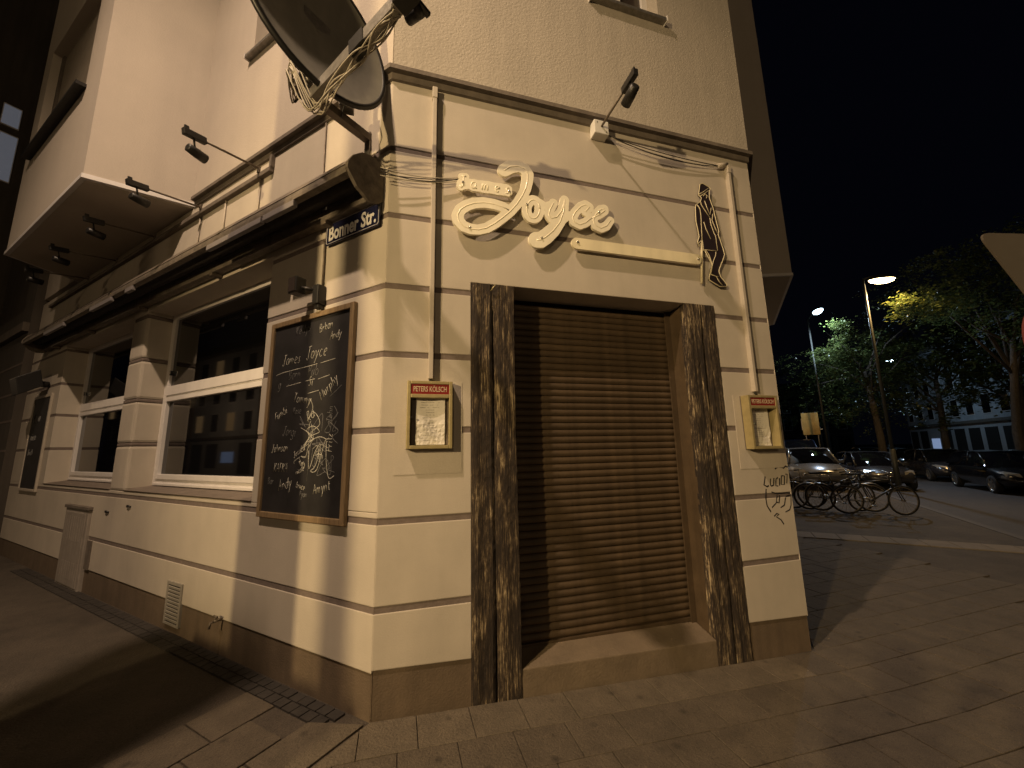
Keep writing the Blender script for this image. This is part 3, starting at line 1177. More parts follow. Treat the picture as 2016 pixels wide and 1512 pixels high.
sg = thing('script_letter_sign', 'large cream script word in raised letters above the shutter, long looped first letter', 'sign', T(0, -.062, 0))
sdf_plate([(J, jr), (O_, .041), (OY, .032), (Y1, .039), (Y2, [.04, .042, .046, .054, .062, .068, .068]), (Y3, .036), (C_, .041), (E_, [.034, .039, .039, .039, .039, .039, .039, .041, .041, .041, .036])],
          0, .024, .0055).build('letter_face', 'letters', sg)
tb = MB()
for s_ in (J, O_, Y1, Y2, C_, E_):
    tb.tube([(x, .0048, z) for x, z in s_], .0075, 8)
tb.build('neon_tube', 'tube', sg)
for (x, z) in ((1.07, 3.56), (1.19, 3.285), (1.725, 3.60), (.60, 3.29)):
    mb = MB()
    mb.lathe([(.0, -.012), (.008, -.010), (.009, 0)], (x, 0, z), 'y', 10)
    mb.tube([(x, .02, z), (x, .062, z)], .006, 6)
    mb.build('fixing_bolt', 'chrome', sg)
# small first word
sj = thing('small_word_plate', 'small cream scalloped plate with raised script letters left of the tall looped letter', 'sign', T(0, -.060, 0))
jm = [(0.504, 3.683), (0.541, 3.69), (0.541, 3.71), (0.578, 3.715), (0.674, 3.719), (0.762, 3.73), (0.806, 3.723), (0.862, 3.728), (0.918, 3.732), (0.952, 3.708), (0.956, 3.631), (0.916, 3.6), (0.871, 3.598), (0.826, 3.596), (0.641, 3.598), (0.583, 3.607), (0.546, 3.595), (0.509, 3.62), (0.496, 3.652)]
jm = [(.735 + (x - .735) * .93, 3.66 + (z - 3.66) * .62) for x, z in jm]
def script(word, x, z, h, adv, slant=.25):
    """single stroke hand lettering"""
    out = []
    cx = x
    for ch in word:
        g = GL.get(ch) or GL.get(ch.lower())
        if not g:
            cx += adv * .7
            continue
        wd = g[0]
        for st_ in g[1:]:
            out.append([(cx + (px * .62 + slant * py) * h, z + py * h) for px, py in st_])
        cx += wd * h * .62 + adv * .25
    return out
def arc(cx, cy, rx, ry, a0, a1, n=9):
    return [(cx + rx * math.cos(R(a0 + (a1 - a0) * i / n)), cy + ry * math.sin(R(a0 + (a1 - a0) * i / n))) for i in range(n + 1)]
GL = {
 'a': (.8, arc(.4, .3, .32, .3, 40, 400), [(.68, .58), (.68, .1), (.85, .02)]),
 'b': (.75, [(.08, 1), (.08, .02)], arc(.36, .3, .3, .3, 150, -170)),
 'c': (.7, arc(.4, .3, .32, .3, 45, 310)),
 'd': (.8, arc(.4, .3, .32, .3, 40, 400), [(.7, 1), (.7, .05), (.82, 0)]),
 'e': (.75, [(.08, .28), (.65, .36)] + arc(.38, .3, .3, .3, 10, 310)),
 'f': (.5, [(.55, .95), (.38, 1), (.26, .85), (.26, -.2)], [(.05, .55), (.5, .58)]),
 'g': (.8, arc(.4, .3, .32, .3, 40, 400), [(.7, .58), (.68, -.25), (.4, -.42), (.1, -.3)]),
 'h': (.75, [(.1, 1), (.1, 0)], [(.1, .35), (.3, .58), (.55, .5), (.6, 0)]),
 'i': (.35, [(.15, .55), (.15, .05), (.3, 0)], [(.16, .78), (.18, .82)]),
 'j': (.4, [(.3, .55), (.28, -.25), (.05, -.38)], [(.3, .78), (.32, .82)]),
 'k': (.7, [(.1, 1), (.1, 0)], [(.55, .6), (.12, .28), (.6, 0)]),
 'l': (.4, [(.1, .1), (.35, .85), (.22, 1), (.14, .7), (.18, .05), (.38, .03)]),
 'm': (1.1, [(.08, .58), (.08, 0)], [(.08, .35), (.28, .58), (.42, .45), (.44, 0)], [(.44, .38), (.66, .58), (.82, .45), (.86, 0)]),
 'n': (.75, [(.08, .58), (.08, 0)], [(.08, .35), (.3, .58), (.52, .48), (.58, 0)]),
 'o': (.75, arc(.38, .3, .3, .3, 90, 450)),
 'p': (.75, [(.1, .58), (.08, -.45)], arc(.38, .3, .3, .28, 150, -170)),
 'r': (.55, [(.08, .58), (.1, 0)], [(.1, .35), (.3, .56), (.5, .54)]),
 's': (.6, [(.5, .52), (.3, .6), (.12, .48), (.45, .2), (.4, .03), (.08, .04)]),
 't': (.5, [(.24, .9), (.24, .08), (.45, .02)], [(.02, .6), (.48, .62)]),
 'u': (.75, [(.08, .58), (.1, .1), (.3, 0), (.55, .15), (.58, .58)], [(.58, .4), (.62, 0)]),
 'v': (.65, [(.05, .58), (.28, 0), (.55, .6)]),
 'w': (1., [(.05, .58), (.22, 0), (.45, .5), (.62, 0), (.88, .6)]),
 'x': (.65, [(.05, .58), (.55, 0)], [(.55, .58), (.05, 0)]),
 'y': (.7, [(.05, .58), (.3, .05)], [(.6, .6), (.2, -.4), (.02, -.4)]),
 'z': (.65, [(.05, .56), (.55, .56), (.05, 0), (.6, 0)]),
 'A': (.85, [(.0, 0), (.4, 1), (.78, 0)], [(.15, .38), (.66, .38)]),
 'B': (.8, [(.1, 1), (.1, 0)], [(.1, 1), (.5, .95), (.55, .65), (.12, .52), (.6, .4), (.6, .08), (.1, 0)]),
 'F': (.75, [(.12, 1), (.08, 0)], [(.0, 1.02), (.7, .98)], [(.1, .55), (.5, .55)]),
 'I': (.3, [(.12, 1), (.12, 0)]),
 'J': (.7, [(.1, .95), (.7, 1)], [(.42, .98), (.4, .05), (.2, -.1), (.0, .1)]),
 'K': (.8, [(.1, 1), (.1, 0)], [(.7, 1), (.12, .45), (.75, 0)]),
 'L': (.65, [(.15, 1), (.08, .02), (.6, .06)]),
 'M': (1., [(.05, 0), (.12, 1), (.45, .4), (.8, 1), (.86, 0)]),
 'N': (.85, [(.08, 0), (.1, 1), (.65, 0), (.7, 1)]),
 'P': (.7, [(.1, 1), (.1, 0)], [(.1, 1), (.55, .92), (.5, .55), (.1, .5)]),
 'R': (.75, [(.1, 1), (.1, 0)], [(.1, 1), (.55, .92), (.5, .55), (.1, .5), (.65, 0)]),
 'S': (.7, [(.6, .9), (.3, 1), (.1, .78), (.55, .35), (.45, .02), (.05, .08)]),
 'T': (.8, [(.0, 1), (.75, .98)], [(.38, 1), (.36, 0)]),
 'U': (.8, [(.1, 1), (.1, .15), (.4, 0), (.65, .15), (.68, 1)]),
 'C': (.75, arc(.42, .5, .38, .5, 50, 310)),
 'H': (.8, [(.1, 1), (.1, 0)], [(.65, 1), (.65, 0)], [(.1, .5), (.65, .5)]),
 '2': (.7, [(.05, .8), (.3, 1), (.58, .8), (.05, 0), (.65, 0)]),
}
word_ = [[(x, z + (x - .525) * .012) for x, z in st_] for st_ in script('James', .525, 3.628, .094, .17, .1)]
sdf_plate([(jm + [jm[0]], .012)] + [(st_, .026) for st_ in word_], 0, .02, .004, fill=jm).build('word_plate', 'letters', sj)
mb = MB()
for st_ in script('James', .525, 3.628, .094, .17, .1):
    mb.tube([(x, .004, z + (x - .525) * .012) for x, z in st_], .0075, 6)
mb.build('raised_letters', 'tube', sj, kind='stuff')
for (x, z) in ((.548, 3.665), (.925, 3.655)):
    mb = MB()
    mb.lathe([(.0, -.012), (.008, -.010), (.009, 0)], (x, 0, z), 'y', 10)
    mb.tube([(x, .018, z), (x, .06, z)], .006, 6)
    mb.build('fixing_bolt', 'chrome', sj)
# blank strip
bs = thing('blank_sign_strip', 'long blank cream strip with rounded ends bolted right of the script word', 'sign', T(0, -.052, 0))
sdf_plate([([(1.512, 3.288), (2.725, 3.296)], .050)], 0, .020, .006).build('strip', 'strip', bs)
for x in (1.515, 2.735):
    mb = MB()
    mb.lathe([(.0, -.012), (.009, -.010), (.010, 0)], (x, 0, 3.298), 'y', 10)
    mb.tube([(x, .018, 3.298), (x, .052, 3.298)], .006, 6)
    mb.build('fixing_bolt', 'chrome', bs)

# cut-out figure
fg = thing('cut_out_figure', 'black cut-out of a man in hat and long coat with cane, outlined in gold', 'sign', T(0, -.034, 0))
SIL = [(2.886, 4.114), (2.905, 4.121), (2.935, 4.112), (2.958, 4.100), (2.981, 4.094), (2.991, 4.076), (2.975, 4.05), (2.966, 3.977), (2.988, 3.906), (3.002, 3.852), (3.007, 3.797), (3.023, 3.698), (3.035, 3.626), (3.02, 3.596), (3.035, 3.553), (3.062, 3.448), (3.071, 3.395), (3.049, 3.347), (2.995, 3.252), (2.98, 3.215), (2.993, 3.164), (3.055, 3.091), (3.052, 3.069), (2.969, 3.061), (2.856, 3.114), (2.857, 3.135), (2.891, 3.231), (2.911, 3.268), (2.888, 3.362), (2.858, 3.407), (2.828, 3.408), (2.828, 3.488), (2.801, 3.471), (2.777, 3.436), (2.771, 3.489), (2.794, 3.537), (2.787, 3.616), (2.776, 3.696), (2.786, 3.844), (2.799, 3.874), (2.855, 3.916), (2.873, 3.961), (2.841, 3.981), (2.845, 4.002), (2.860, 4.060), (2.868, 4.098)]
FL = [[(2.852, 3.922), (2.862, 3.878), (2.897, 3.828), (2.94, 3.766)], [(2.904, 3.931), (2.922, 3.869), (2.948, 3.79), (2.974, 3.869)], [(2.811, 3.874), (2.837, 3.837), (2.841, 3.773), (2.831, 3.626), (2.822, 3.491)], [(2.819, 3.406), (2.865, 3.416), (2.916, 3.416), (2.993, 3.424)], [(2.944, 3.758), (2.95, 3.681), (2.975, 3.602), (2.987, 3.577), (2.993, 3.424)], [(2.866, 3.704), (2.883, 3.634), (2.926, 3.536)], [(2.971, 3.413), (2.96, 3.367), (2.927, 3.309), (2.904, 3.245), (2.879, 3.172)], [(2.879, 3.172), (2.942, 3.158), (2.973, 3.161)], [(2.942, 3.158), (2.967, 3.112), (3.002, 3.077)], [(2.845, 3.991), (2.901, 4.029), (2.975, 4.085)], [(2.859, 3.977), (2.914, 4.013), (2.966, 4.055)], [(2.986, 3.806), (2.967, 3.738), (2.997, 3.651), (3.017, 3.609)], [(2.843, 3.4), (2.879, 3.33), (2.901, 3.262)], [(2.817, 3.508), (2.783, 3.476)], [(2.895, 3.981), (2.919, 4.009), (2.943, 3.992), (2.929, 3.964)]]
sdf_plate([(SIL + [SIL[0]], .001)], 0, .012, .004, fill=SIL).build('silhouette', 'figure', fg)
mb = MB()
mb.tube([(x, 0, z) for x, z in SIL + [SIL[0]]], .0048, 6)
for l in FL:
    mb.tube([(x, -.001, z) for x, z in l], .0038, 6)
mb.build('outline', 'figline', fg)
mb = MB()
mb.tube([(2.822, .004, 3.505), (2.799, .004, 3.307), (2.77, .004, 3.07)], .011, 8)
mb.build('cane', 'figline', fg)
mb = MB()
for z in (3.25, 3.55, 3.85):
    mb.tube([(2.92, .012, z), (2.92, .034, z)], .008, 8)
mb.build('spacer', 'black', fg)

# wall spotlights on arms
def spotlight(mw, label, arm, group, box=None, drop=.17, yaw=0.):
    t_ = thing('spotlight', label, 'spotlight', mw, group)
    if box:
        mb = MB()
        mb.box(-.072, .072, -.090, -.002, -.075, .062)
        mb.build('junction_box', 'white_box', t_, bevel=.008)
        for x, z in ((-.045, .035), (.045, -.05)):
            mb = MB()
            mb.lathe([(0, -.094), (.006, -.093), (.007, -.090)], (x, 0, z), 'y', 8)
            mb.build('screw', 'galv', t_)
    mb = MB()
    mb.tube([(0, -.0, 0), (0, -arm + .05, .0)], .0105, 8)
    mb.build('arm', 'rusty', t_)
    mb = MB()
    mb.box(-.022, .022, -arm - .10, -arm + .075, -.028, .030)
    mb.box(-.008, .008, -arm - .085, -arm - .05, .030, .062)
    mb.build('gear_box', 'black', t_, bevel=.006)
    rot = Matrix.Rotation(R(yaw), 4, 'Z')
    mb = MB()
    mb.tube([(0, -arm - .02, -.02), (0, -arm - .02, -drop * .55)], .008, 8)
    mb.build('stem', 'black', t_)
    mb = MB()
    c = Vector((0, -arm - .01, -drop * .72))
    d = Vector((math.sin(R(yaw)) * .8, math.cos(R(yaw)), -.22)).normalized()
    mb.tube([c - d * .075, c - d * .07, c - d * .0, c + d * .075], [.020, .036, .041, .041], 14)
    mb.build('lamp_barrel', 'black', t_)
    mb = MB()
    mb.tube([c + d * .070, c + d * .0755], [.034, .034], 14)
    mb.build('lens', 'dark_glass', t_)
    return t_
spotlight(T(1.795, 0, 4.44), 'black spotlight on an arm from a white junction box above the script word', .52, None, True)
GS = 'black spotlights on arms along the left facade'
tl = [1.78, 2.95, 4.15, 5.40, 6.55]
sl = ['black spotlight on a long arm in front of the pale bay side, nearest the dish',
      'black spotlight in front of the white edge of the bay underside, second from the dish',
      'black spotlight under the dark bay soffit, middle of the row on the left facade',
      'black spotlight under the dark bay soffit, fourth from the dish',
      'black spotlight at the far left end of the row, past the bay underside']
for i, (t0, lb) in enumerate(zip(tl, sl)):
    spotlight(M2 @ T(-t0, -.04, 4.385 if i else 4.41) @ Matrix.Rotation(R(8), 4, 'Z') @ Matrix.Rotation(R(11), 4, 'X'), lb, .57, GS, drop=.2, yaw=-6)
# conduit feeding them
cdt = thing('wall_conduit', 'grey cable conduit running under the cornice of the left facade to the spotlights', 'conduit', M2)
mb = MB()
mb.box(-8.6, -1.59, -.045, -.0005, 4.315, 4.365)
mb.build('trunking', 'cornice', cdt, bevel=.006)
mb = MB()
mb.box(-1.62, -1.585, -.04, -.0005, 4.365, 4.497)
mb.build('riser', 'cornice', cdt, bevel=.005)
for t0 in (1.80, 2.46, 3.02):
    mb = MB()
    mb.tube([(-t0, -.012, 4.315), (-t0, -.012, 3.78)], .0085, 6)
    mb.build('drop_pipe', 'pipe', cdt)
for t0 in tl:
    mb = MB()
    mb.box(-t0 - .02, -t0 + .02, -.055, -.04, 4.36, 4.42)
    mb.build('arm_bracket', 'rusty', cdt)

# hanging cables
def sag(a, b, s, n=12, sd=(0, 0, 0)):
    a, b = Vector(a), Vector(b)
    return [a.lerp(b, i / n) + Vector((0, 0, -4 * s * (i / n) * (1 - i / n))) for i in range(n + 1)]
cb = thing('cable_bundle', 'thin sagging cables from the junction box to the right cable duct under the cornice', 'cables')
for k, (s, dz) in enumerate(((.03, 0), (.055, -.012), (.075, -.004))):
    mb = MB()
    mb.tube(sag((1.86, -.05 - .006 * k, 4.40 + dz), (3.14, -.03, 4.365 + dz), s), .0042, 6)
    mb.build('cable', 'black_cable' if k != 1 else 'cable', cb)
mb = MB()
mb.tube([(3.12, -.03, 4.36), (3.235, -.03, 4.395)], .024, 10)
mb.build('cable_sleeve', 'pipe', cb)
cb2 = thing('cable_bundle', 'thin sagging cables from the awning end to the small scalloped word plate', 'cables')
for k, (s, dz) in enumerate(((.015, 0), (.03, -.02), (.05, .012), (.035, .03))):
    mb = MB()
    mb.tube(sag((-.06, -.06 - .01 * k, 3.62 + dz), (.52, -.035, 3.70 + dz * .6), s), .0035, 6)
    mb.build('cable', 'cable' if k % 2 else 'black_cable', cb2)

# black marker scrawl low on the right
GR = [[(3.387, 1.376), (3.427, 1.394), (3.477, 1.388), (3.488, 1.378), (3.517, 1.398), (3.54, 1.386)], [(3.265, 1.315), (3.24, 1.242), (3.274, 1.226), (3.295, 1.236)], [(3.323, 1.294), (3.312, 1.243), (3.324, 1.229), (3.35, 1.237), (3.363, 1.297)], [(3.411, 1.3), (3.386, 1.287), (3.374, 1.231), (3.401, 1.225)], [(3.429, 1.295), (3.418, 1.229)], [(3.454, 1.313), (3.438, 1.238), (3.475, 1.236), (3.489, 1.311), (3.454, 1.313)], [(3.504, 1.325), (3.524, 1.327), (3.505, 1.244)], [(3.259, 1.208), (3.241, 1.136), (3.247, 1.063), (3.281, 1.011)], [(3.315, 1.178), (3.374, 1.161), (3.475, 1.163), (3.525, 1.159)], [(3.536, 1.149), (3.521, 1.056), (3.499, 1.016), (3.446, 1.0)], [(3.372, 1.148), (3.355, 1.084), (3.299, 1.046)], [(3.403, 1.146), (3.386, 1.082), (3.362, 1.088)], [(3.468, 1.124), (3.444, 1.06), (3.397, 1.04)], [(3.47, 1.133), (3.522, 1.14)], [(3.311, 0.972), (3.345, 0.993), (3.369, 0.987), (3.335, 0.966), (3.385, 0.936), (3.409, 0.898)]]
mb = MB()
for l in GR:
    mb.tube([(x, -.0005, z) for x, z in l], [.0055 + .002 * random.random() for _ in l], 5)
for i, v in enumerate(mb.v):
    mb.v[i] = (v[0], -.0008 + (v[1] + .0005) * .12, v[2])
o = mb.build('graffiti', 'ink_black', B)
o['label'] = 'black marker scrawl of letters near the right edge of the front'

# ------------------------------------------------------------------ fittings on the left facade
# chalk board
cbd = thing('chalkboard', 'tall blackboard in a pine frame covered in chalked names, between corner and first window', 'chalkboard', M2)
x0, x1, z0, z1 = -1.331, -.278, 1.104, 2.708
mb = MB()
mb.box(x0 + .02, x1 - .02, -.020, -.001, z0 + .02, z1 - .02)
mb.build('board', 'board', cbd)
fw = .045
for (a, b, c, d, nm) in ((x0, x0 + fw, z0, z1, 0), (x1 - fw, x1, z0, z1, 0), (x0 + fw, x1 - fw, z1 - fw, z1, 1), (x0 + fw, x1 - fw, z0, z0 + fw, 1)):
    mb = MB()
    mb.box(a, b, -.036, -.001, c, d)
    mb.build('frame_bar', 'wood_frame', cbd, bevel=.006)
BX, BZ, BW, BH = x0 + fw, z0 + fw, (x1 - x0) - 2 * fw, (z1 - z0) - 2 * fw
words = [  # word, u, v (0..1 on the board), height (m), rotation deg, faint
 ('Kellys', .30, .93, .085, 4, 1), ('Brkan', .62, .915, .075, 8, 0), ('Andy', .76, .865, .07, 2, 0),
 ('James', .14, .775, .10, 0, 0), ('Joyce', .47, .785, .115, 0, 0), ('Born', .24, .69, .09, 0, 1), ('Pub', .50, .69, .10, 0, 1), ('Si', .52, .64, .085, 0, 0),
 ('Tommy', .33, .565, .085, -8, 0), ('Murphy', .70, .555, .085, 38, 0), ('Fumbi', .10, .47, .075, 22, 0), ('Rose', .34, .50, .06, 0, 1), ('G', .10, .65, .08, 0, 1),
 ('Jorgi', .22, .395, .085, -6, 1), ('Johnson', .08, .305, .07, 2, 0), ('Jessica', .40, .275, .05, 25, 0), ('Tom', .47, .23, .045, 15, 0), ('nicole', .44, .19, .045, 20, 0),
 ('KAFKA', .13, .205, .075, 0, 0), ('Andy', .22, .11, .09, 10, 0), ('bruce', .45, .13, .05, -10, 0), ('Ryan', .50, .085, .05, 0, 1), ('Amynt', .67, .10, .08, 12, 0),
 ('John', .84, .44, .07, 88, 1), ('Fritz', .86, .30, .075, 92, 0), ('Bar', .06, .14, .06, 0, 1), ('Ra', .55, .45, .10, 30, 0)]
strokes_a, strokes_b = MB(), MB()
random.seed(21)
for wd, u, v, h, rot, faint in words:
    ox, oz = BX + u * BW, BZ + v * BH
    h *= .86
    c, s = math.cos(R(rot)), math.sin(R(rot))
    for st_ in script(wd, 0, 0, h, h * .3, .18):
        pts = []
        for (x, z) in st_:
            x += random.uniform(-.03, .03) * h
            z += random.uniform(-.03, .03) * h
            X, Z = ox + x * c - z * s, oz + x * s + z * c
            X = min(max(X, BX + .01), BX + BW - .01)
            Z = min(max(Z, BZ + .01), BZ + BH - .01)
            pts.append((X, -.0205, Z))
        (strokes_b if faint else strokes_a).tube(pts, .0022 if faint else .0028, 5)
def smooth2(pts):
    if len(pts) < 3:
        return pts
    out = []
    for i in range(len(pts) - 1):
        p0, p1_, p2_, p3_ = pts[max(i - 1, 0)], pts[i], pts[i + 1], pts[min(i + 2, len(pts) - 1)]
        for q in range(4):
            t = q / 4
            out.append(tuple(.5 * (2 * p1_[k_] + (p2_[k_] - p0[k_]) * t + (2 * p0[k_] - 5 * p1_[k_] + 4 * p2_[k_] - p3_[k_]) * t * t + (3 * p1_[k_] - p0[k_] - 3 * p2_[k_] + p3_[k_]) * t ** 3) for k_ in (0, 1)))
    return out + [pts[-1]]
def bl(pts, r, faint=0):
    pts = smooth2(pts)
    (strokes_b if faint else strokes_a).tube([(BX + u * BW, -.0205, BZ + v * BH) for u, v in pts], r * .7, 5)
bl([(.06, .725), (.16, .735), (.50, .745), (.62, .75)], .004)
bl([(.66, .75), (.84, .76)], .004)
bl([(.22, .655), (.42, .665)], .004)
bl([(.48, .668), (.60, .672)], .004)
bl([(.64, .668), (.78, .68)], .004)
bl([(.52, .60), (.66, .61)], .004)
bl([(.56, .57), (.60, .52), (.54, .46), (.62, .50), (.70, .44), (.60, .40), (.54, .34), (.48, .32)], .0045)
bl([(.50, .33), (.60, .38), (.70, .40), (.62, .43), (.54, .41), (.64, .36)], .0045)
bl([(.58, .31), (.60, .22), (.66, .30), (.72, .34), (.68, .24), (.62, .21), (.70, .22), (.78, .36), (.80, .26), (.84, .18), (.90, .19)], .005)
bl([(.60, .35), (.58, .16)], .004, 1)
bl([(.55, .35), (.70, .375), (.80, .36)], .004)
bl([(.86, .52), (.90, .48), (.84, .44), (.92, .40), (.86, .37), (.92, .34)], .004, 1)
bl([(.80, .57), (.88, .60), (.93, .62)], .0035, 1)
for q in range(16):          # overlapping rubbed scribbles on the right half
    u0, v0 = random.uniform(.46, .86), random.uniform(.20, .52)
    bl([(min(.93, max(.05, u0 + random.uniform(-.09, .09))), v0 + random.uniform(-.05, .05)) for _ in range(6)], .0034, 1 if q % 3 else 0)
for mb_ in (strokes_a, strokes_b):
    for i, v in enumerate(mb_.v):
        mb_.v[i] = (v[0], -.0205 + (v[1] + .0205) * .25, v[2])
strokes_a.build('chalk_writing', 'chalk', cbd, kind='stuff')
strokes_b.build('rubbed_chalk_writing', 'chalk_faint', cbd, kind='stuff')

# second, smaller board further left
cb3 = thing('dark_notice_board', 'narrow dark notice board in a pale frame, left of the second window', 'notice board', M2)
mb = MB()
mb.box(-8.43, -7.55, -.018, -.001, 1.12, 2.60)
mb.build('board', 'board', cb3)
for (a, b, c, d) in ((-8.48, -8.43, 1.08, 2.65), (-7.55, -7.50, 1.08, 2.65), (-8.43, -7.55, 2.60, 2.65), (-8.43, -7.55, 1.08, 1.12)):
    mb = MB()
    mb.box(a, b, -.03, -.001, c, d)
    mb.build('frame_bar', 'pipe', cb3, bevel=.004)
mb = MB()
for st_ in script('Menu', 0, 0, .16, .05, .1) + [[(x, z - .3) for x, z in q] for q in script('pizza', 0, 0, .12, .04, .1)] + [[(x, z - .55) for x, z in q] for q in script('lunch', 0, 0, .1, .04, .1)]:
    mb.tube([(x - 8.3, -.0185, z + 2.2) for x, z in st_], .006, 5)
mb.build('chalk_writing', 'chalk_faint', cb3)

# street name plate
sn = thing('street_name_sign', 'dark blue enamel street name plate with white letters at the corner under the awning', 'street sign', M2 @ T(0, -.03, 0))
sx0, sx1, sz0, sz1 = -.672, -.052, 3.258, 3.452
sdf_plate([([(sx0 + .02, sz0 + .02), (sx1 - .02, sz0 + .02), (sx1 - .02, sz1 - .02), (sx0 + .02, sz1 - .02), (sx0 + .02, sz0 + .02)], .02)], 0, .006, .006,
          fill=[(sx0 + .02, sz0 + .02), (sx1 - .02, sz0 + .02), (sx1 - .02, sz1 - .02), (sx0 + .02, sz1 - .02)]).build('plate', 'blue', sn)
mb = MB()
b_ = [(sx0 + .022, sz0 + .012), (sx1 - .022, sz0 + .012), (sx1 - .012, sz0 + .022), (sx1 - .012, sz1 - .022), (sx1 - .022, sz1 - .012), (sx0 + .022, sz1 - .012), (sx0 + .012, sz1 - .022), (sx0 + .012, sz0 + .022)]
mb.tube([(x, -.0002, z) for x, z in b_ + [b_[0]]], .0032, 4)
mb.build('white_border', 'enamel', sn)
put_text('lettering', 'Bonner Str.', .172, sx0 + .042, sz0 + .036, -.0014, 'enamel', sn, bold=.0045, width=.54, depth=.001)
mb = MB()
for x in (-.6, -.12):
    mb.tube([(x, .005, 3.35), (x, .03, 3.35)], .008, 8)
mb.build('spacer', 'galv', sn)

# floodlight with sensor by the blackboard
fl = thing('flood_light', 'small black wall floodlight with sensor arm above the tall blackboard', 'floodlight', M2 @ T(-.70, 0, 2.86))
mb = MB()
mb.box(-.035, .04, -.075, -.001, -.10, .06)
mb.build('wall_bracket', 'black', fl, bevel=.01)
mb = MB()
mb.box(-.02, .03, -.06, -.015, -.135, -.10)
mb.build('sensor', 'black', fl, bevel=.008)
mb = MB()
mb.tube([(-.02, -.06, .02), (-.07, -.10, .035), (-.10, -.12, .04)], .012, 8)
mb.build('knuckle', 'black', fl)
mb = MB()
mb.box(-.20, -.095, -.175, -.085, -.01, .125)
mb.build('lamp_head', 'black', fl, bevel=.012)
mb = MB()
mb.box(-.19, -.105, -.1785, -.1755, .0, .115)
mb.build('lens', 'dark_glass', fl)
mb = MB()
mb.tube([(0.0, -.012, .06), (-.005, -.012, .44), (-.02, -.012, .47)], .009, 8)
mb.build('supply_pipe', 'rusty', fl)
mb = MB()
mb.tube([(-.07, -.010, .55), (-.09, -.010, .92), (-.10, -.01, 1.63)], .006, 6)
mb.build('supply_cable', 'rusty', fl)

# far floodlight
fl2 = thing('flood_light', 'dark angular floodlight on the wall above the narrow notice board', 'floodlight', M2 @ T(-7.86, 0, 2.82))
mb = MB()
mb.tube([(.0, -.01, 0), (0, -.12, 0)], .05, 10)
mb.build('wall_bracket', 'black', fl2)
mb = MB()
mb.prism_yz([(-.10, -.05), (-.34, -.22), (-.40, .05), (-.16, .22)], -.2, .2)
mb.build('lamp_head', 'black', fl2, bevel=.01)

# awning
aw = thing('awning', 'long retracted awning across the left facade, weathered hood over dark rolled fabric', 'awning', M2)
ta, tb_ = .05, 8.25
hood = [(-.01, 3.70), (-.06, 3.735), (-.13, 3.735), (-.20, 3.70), (-.26, 3.64), (-.30, 3.57), (-.315, 3.575), (-.27, 3.655), (-.205, 3.72), (-.13, 3.752), (-.055, 3.752), (-.01, 3.72)]
mb = MB()
for k in range(12):
    a = -tb_ + (tb_ - ta) * k / 12
    b = -tb_ + (tb_ - ta) * (k + 1) / 12
    mb.prism_yz(hood[::-1], a + .001, b - .001)
mb.build('hood', 'awn_hood', aw)
mb = MB()
mb.tube([(-tb_ + .06, -.15, 3.60), (-ta - .05, -.15, 3.60)], .075, 16)
mb.build('fabric_roll', 'awn_dark', aw)
mb = MB()
mb.box(-tb_ + .02, -ta - .02, -.09, -.012, 3.44, 3.53)
mb.build('back_bar', 'awn_hood', aw, bevel=.01)
mb = MB()
mb.prism_yz([(-.312, 3.57), (-.318, 3.535), (-.318, 3.508), (-.265, 3.508), (-.262, 3.53), (-.28, 3.57)], -tb_ + .01, -ta - .02)
mb.build('front_bar', 'awn_hood', aw)
for (a, b) in ((.66, 1.07), (1.10, 1.98), (3.65, 3.85), (4.27, 4.99), (6.04, 6.96)):
    mb = MB()
    mb.box(-b, -a, -.325, -.288, 3.452, 3.502)
    mb.build('folded_arm', 'awn_white', aw, bevel=.006)
for x in (-ta, -tb_):
    mb = MB()
    d = -.03 if x == -ta else .03
    mb.prism_yz([(-.005, 3.70), (-.005, 3.46), (-.05, 3.41), (-.14, 3.395), (-.24, 3.44), (-.325, 3.53), (-.322, 3.58), (-.28, 3.66), (-.21, 3.728), (-.13, 3.76), (-.05, 3.758)][::-1], min(x, x + d), max(x, x + d))
    mb.build('end_cap', 'awn_hood', aw, bevel=.004)
for t0 in (.62, 2.4, 4.2, 6.0, 7.6):
    mb = MB()
    mb.box(-t0 - .03, -t0 + .03, -.10, -.002, 3.405, 3.44)
    mb.build('wall_bracket', 'rusty', aw, bevel=.006)

# satellite dish
sd = thing('satellite_dish', 'large grey satellite dish on a wall arm at the corner, cables looped round its bracket', 'satellite dish')
dc = Vector((-.440, -.344, 4.471))
az, el = R(-49.5), R(6.6)
dn = Vector((math.cos(el) * math.cos(az), math.cos(el) * math.sin(az), math.sin(el)))
du = Vector((0, 0, 1)).cross(dn).normalized()
dv = dn.cross(du)
RD = .5
mb = MB()
rings = 14
nseg = 56
def dpt(r, a, back=0.):
    p = dc + du * (r * math.cos(a)) + dv * (r * 1.08 * math.sin(a))
    return p - dn * (.085 * (1 - (r / RD) ** 2) + back)
vs, fs = [], []
for i in range(rings + 1):
    for k_ in range(nseg):
        vs.append(dpt(RD * (i + .02) / (rings + .02), 2 * math.pi * k_ / nseg))
for i in range(rings):
    for k_ in range(nseg):
        fs.append((i * nseg + k_, i * nseg + (k_ + 1) % nseg, (i + 1) * nseg + (k_ + 1) % nseg, (i + 1) * nseg + k_)[::-1])
fs.append(tuple(range(nseg))[::-1])
b0 = len(vs)
for i in range(rings + 1):
    for k_ in range(nseg):
        vs.append(dpt(RD * (i + .02) / (rings + .02), 2 * math.pi * k_ / nseg, .012))
for i in range(rings):
    for k_ in range(nseg):
        fs.append((b0 + i * nseg + k_, b0 + i * nseg + (k_ + 1) % nseg, b0 + (i + 1) * nseg + (k_ + 1) % nseg, b0 + (i + 1) * nseg + k_))
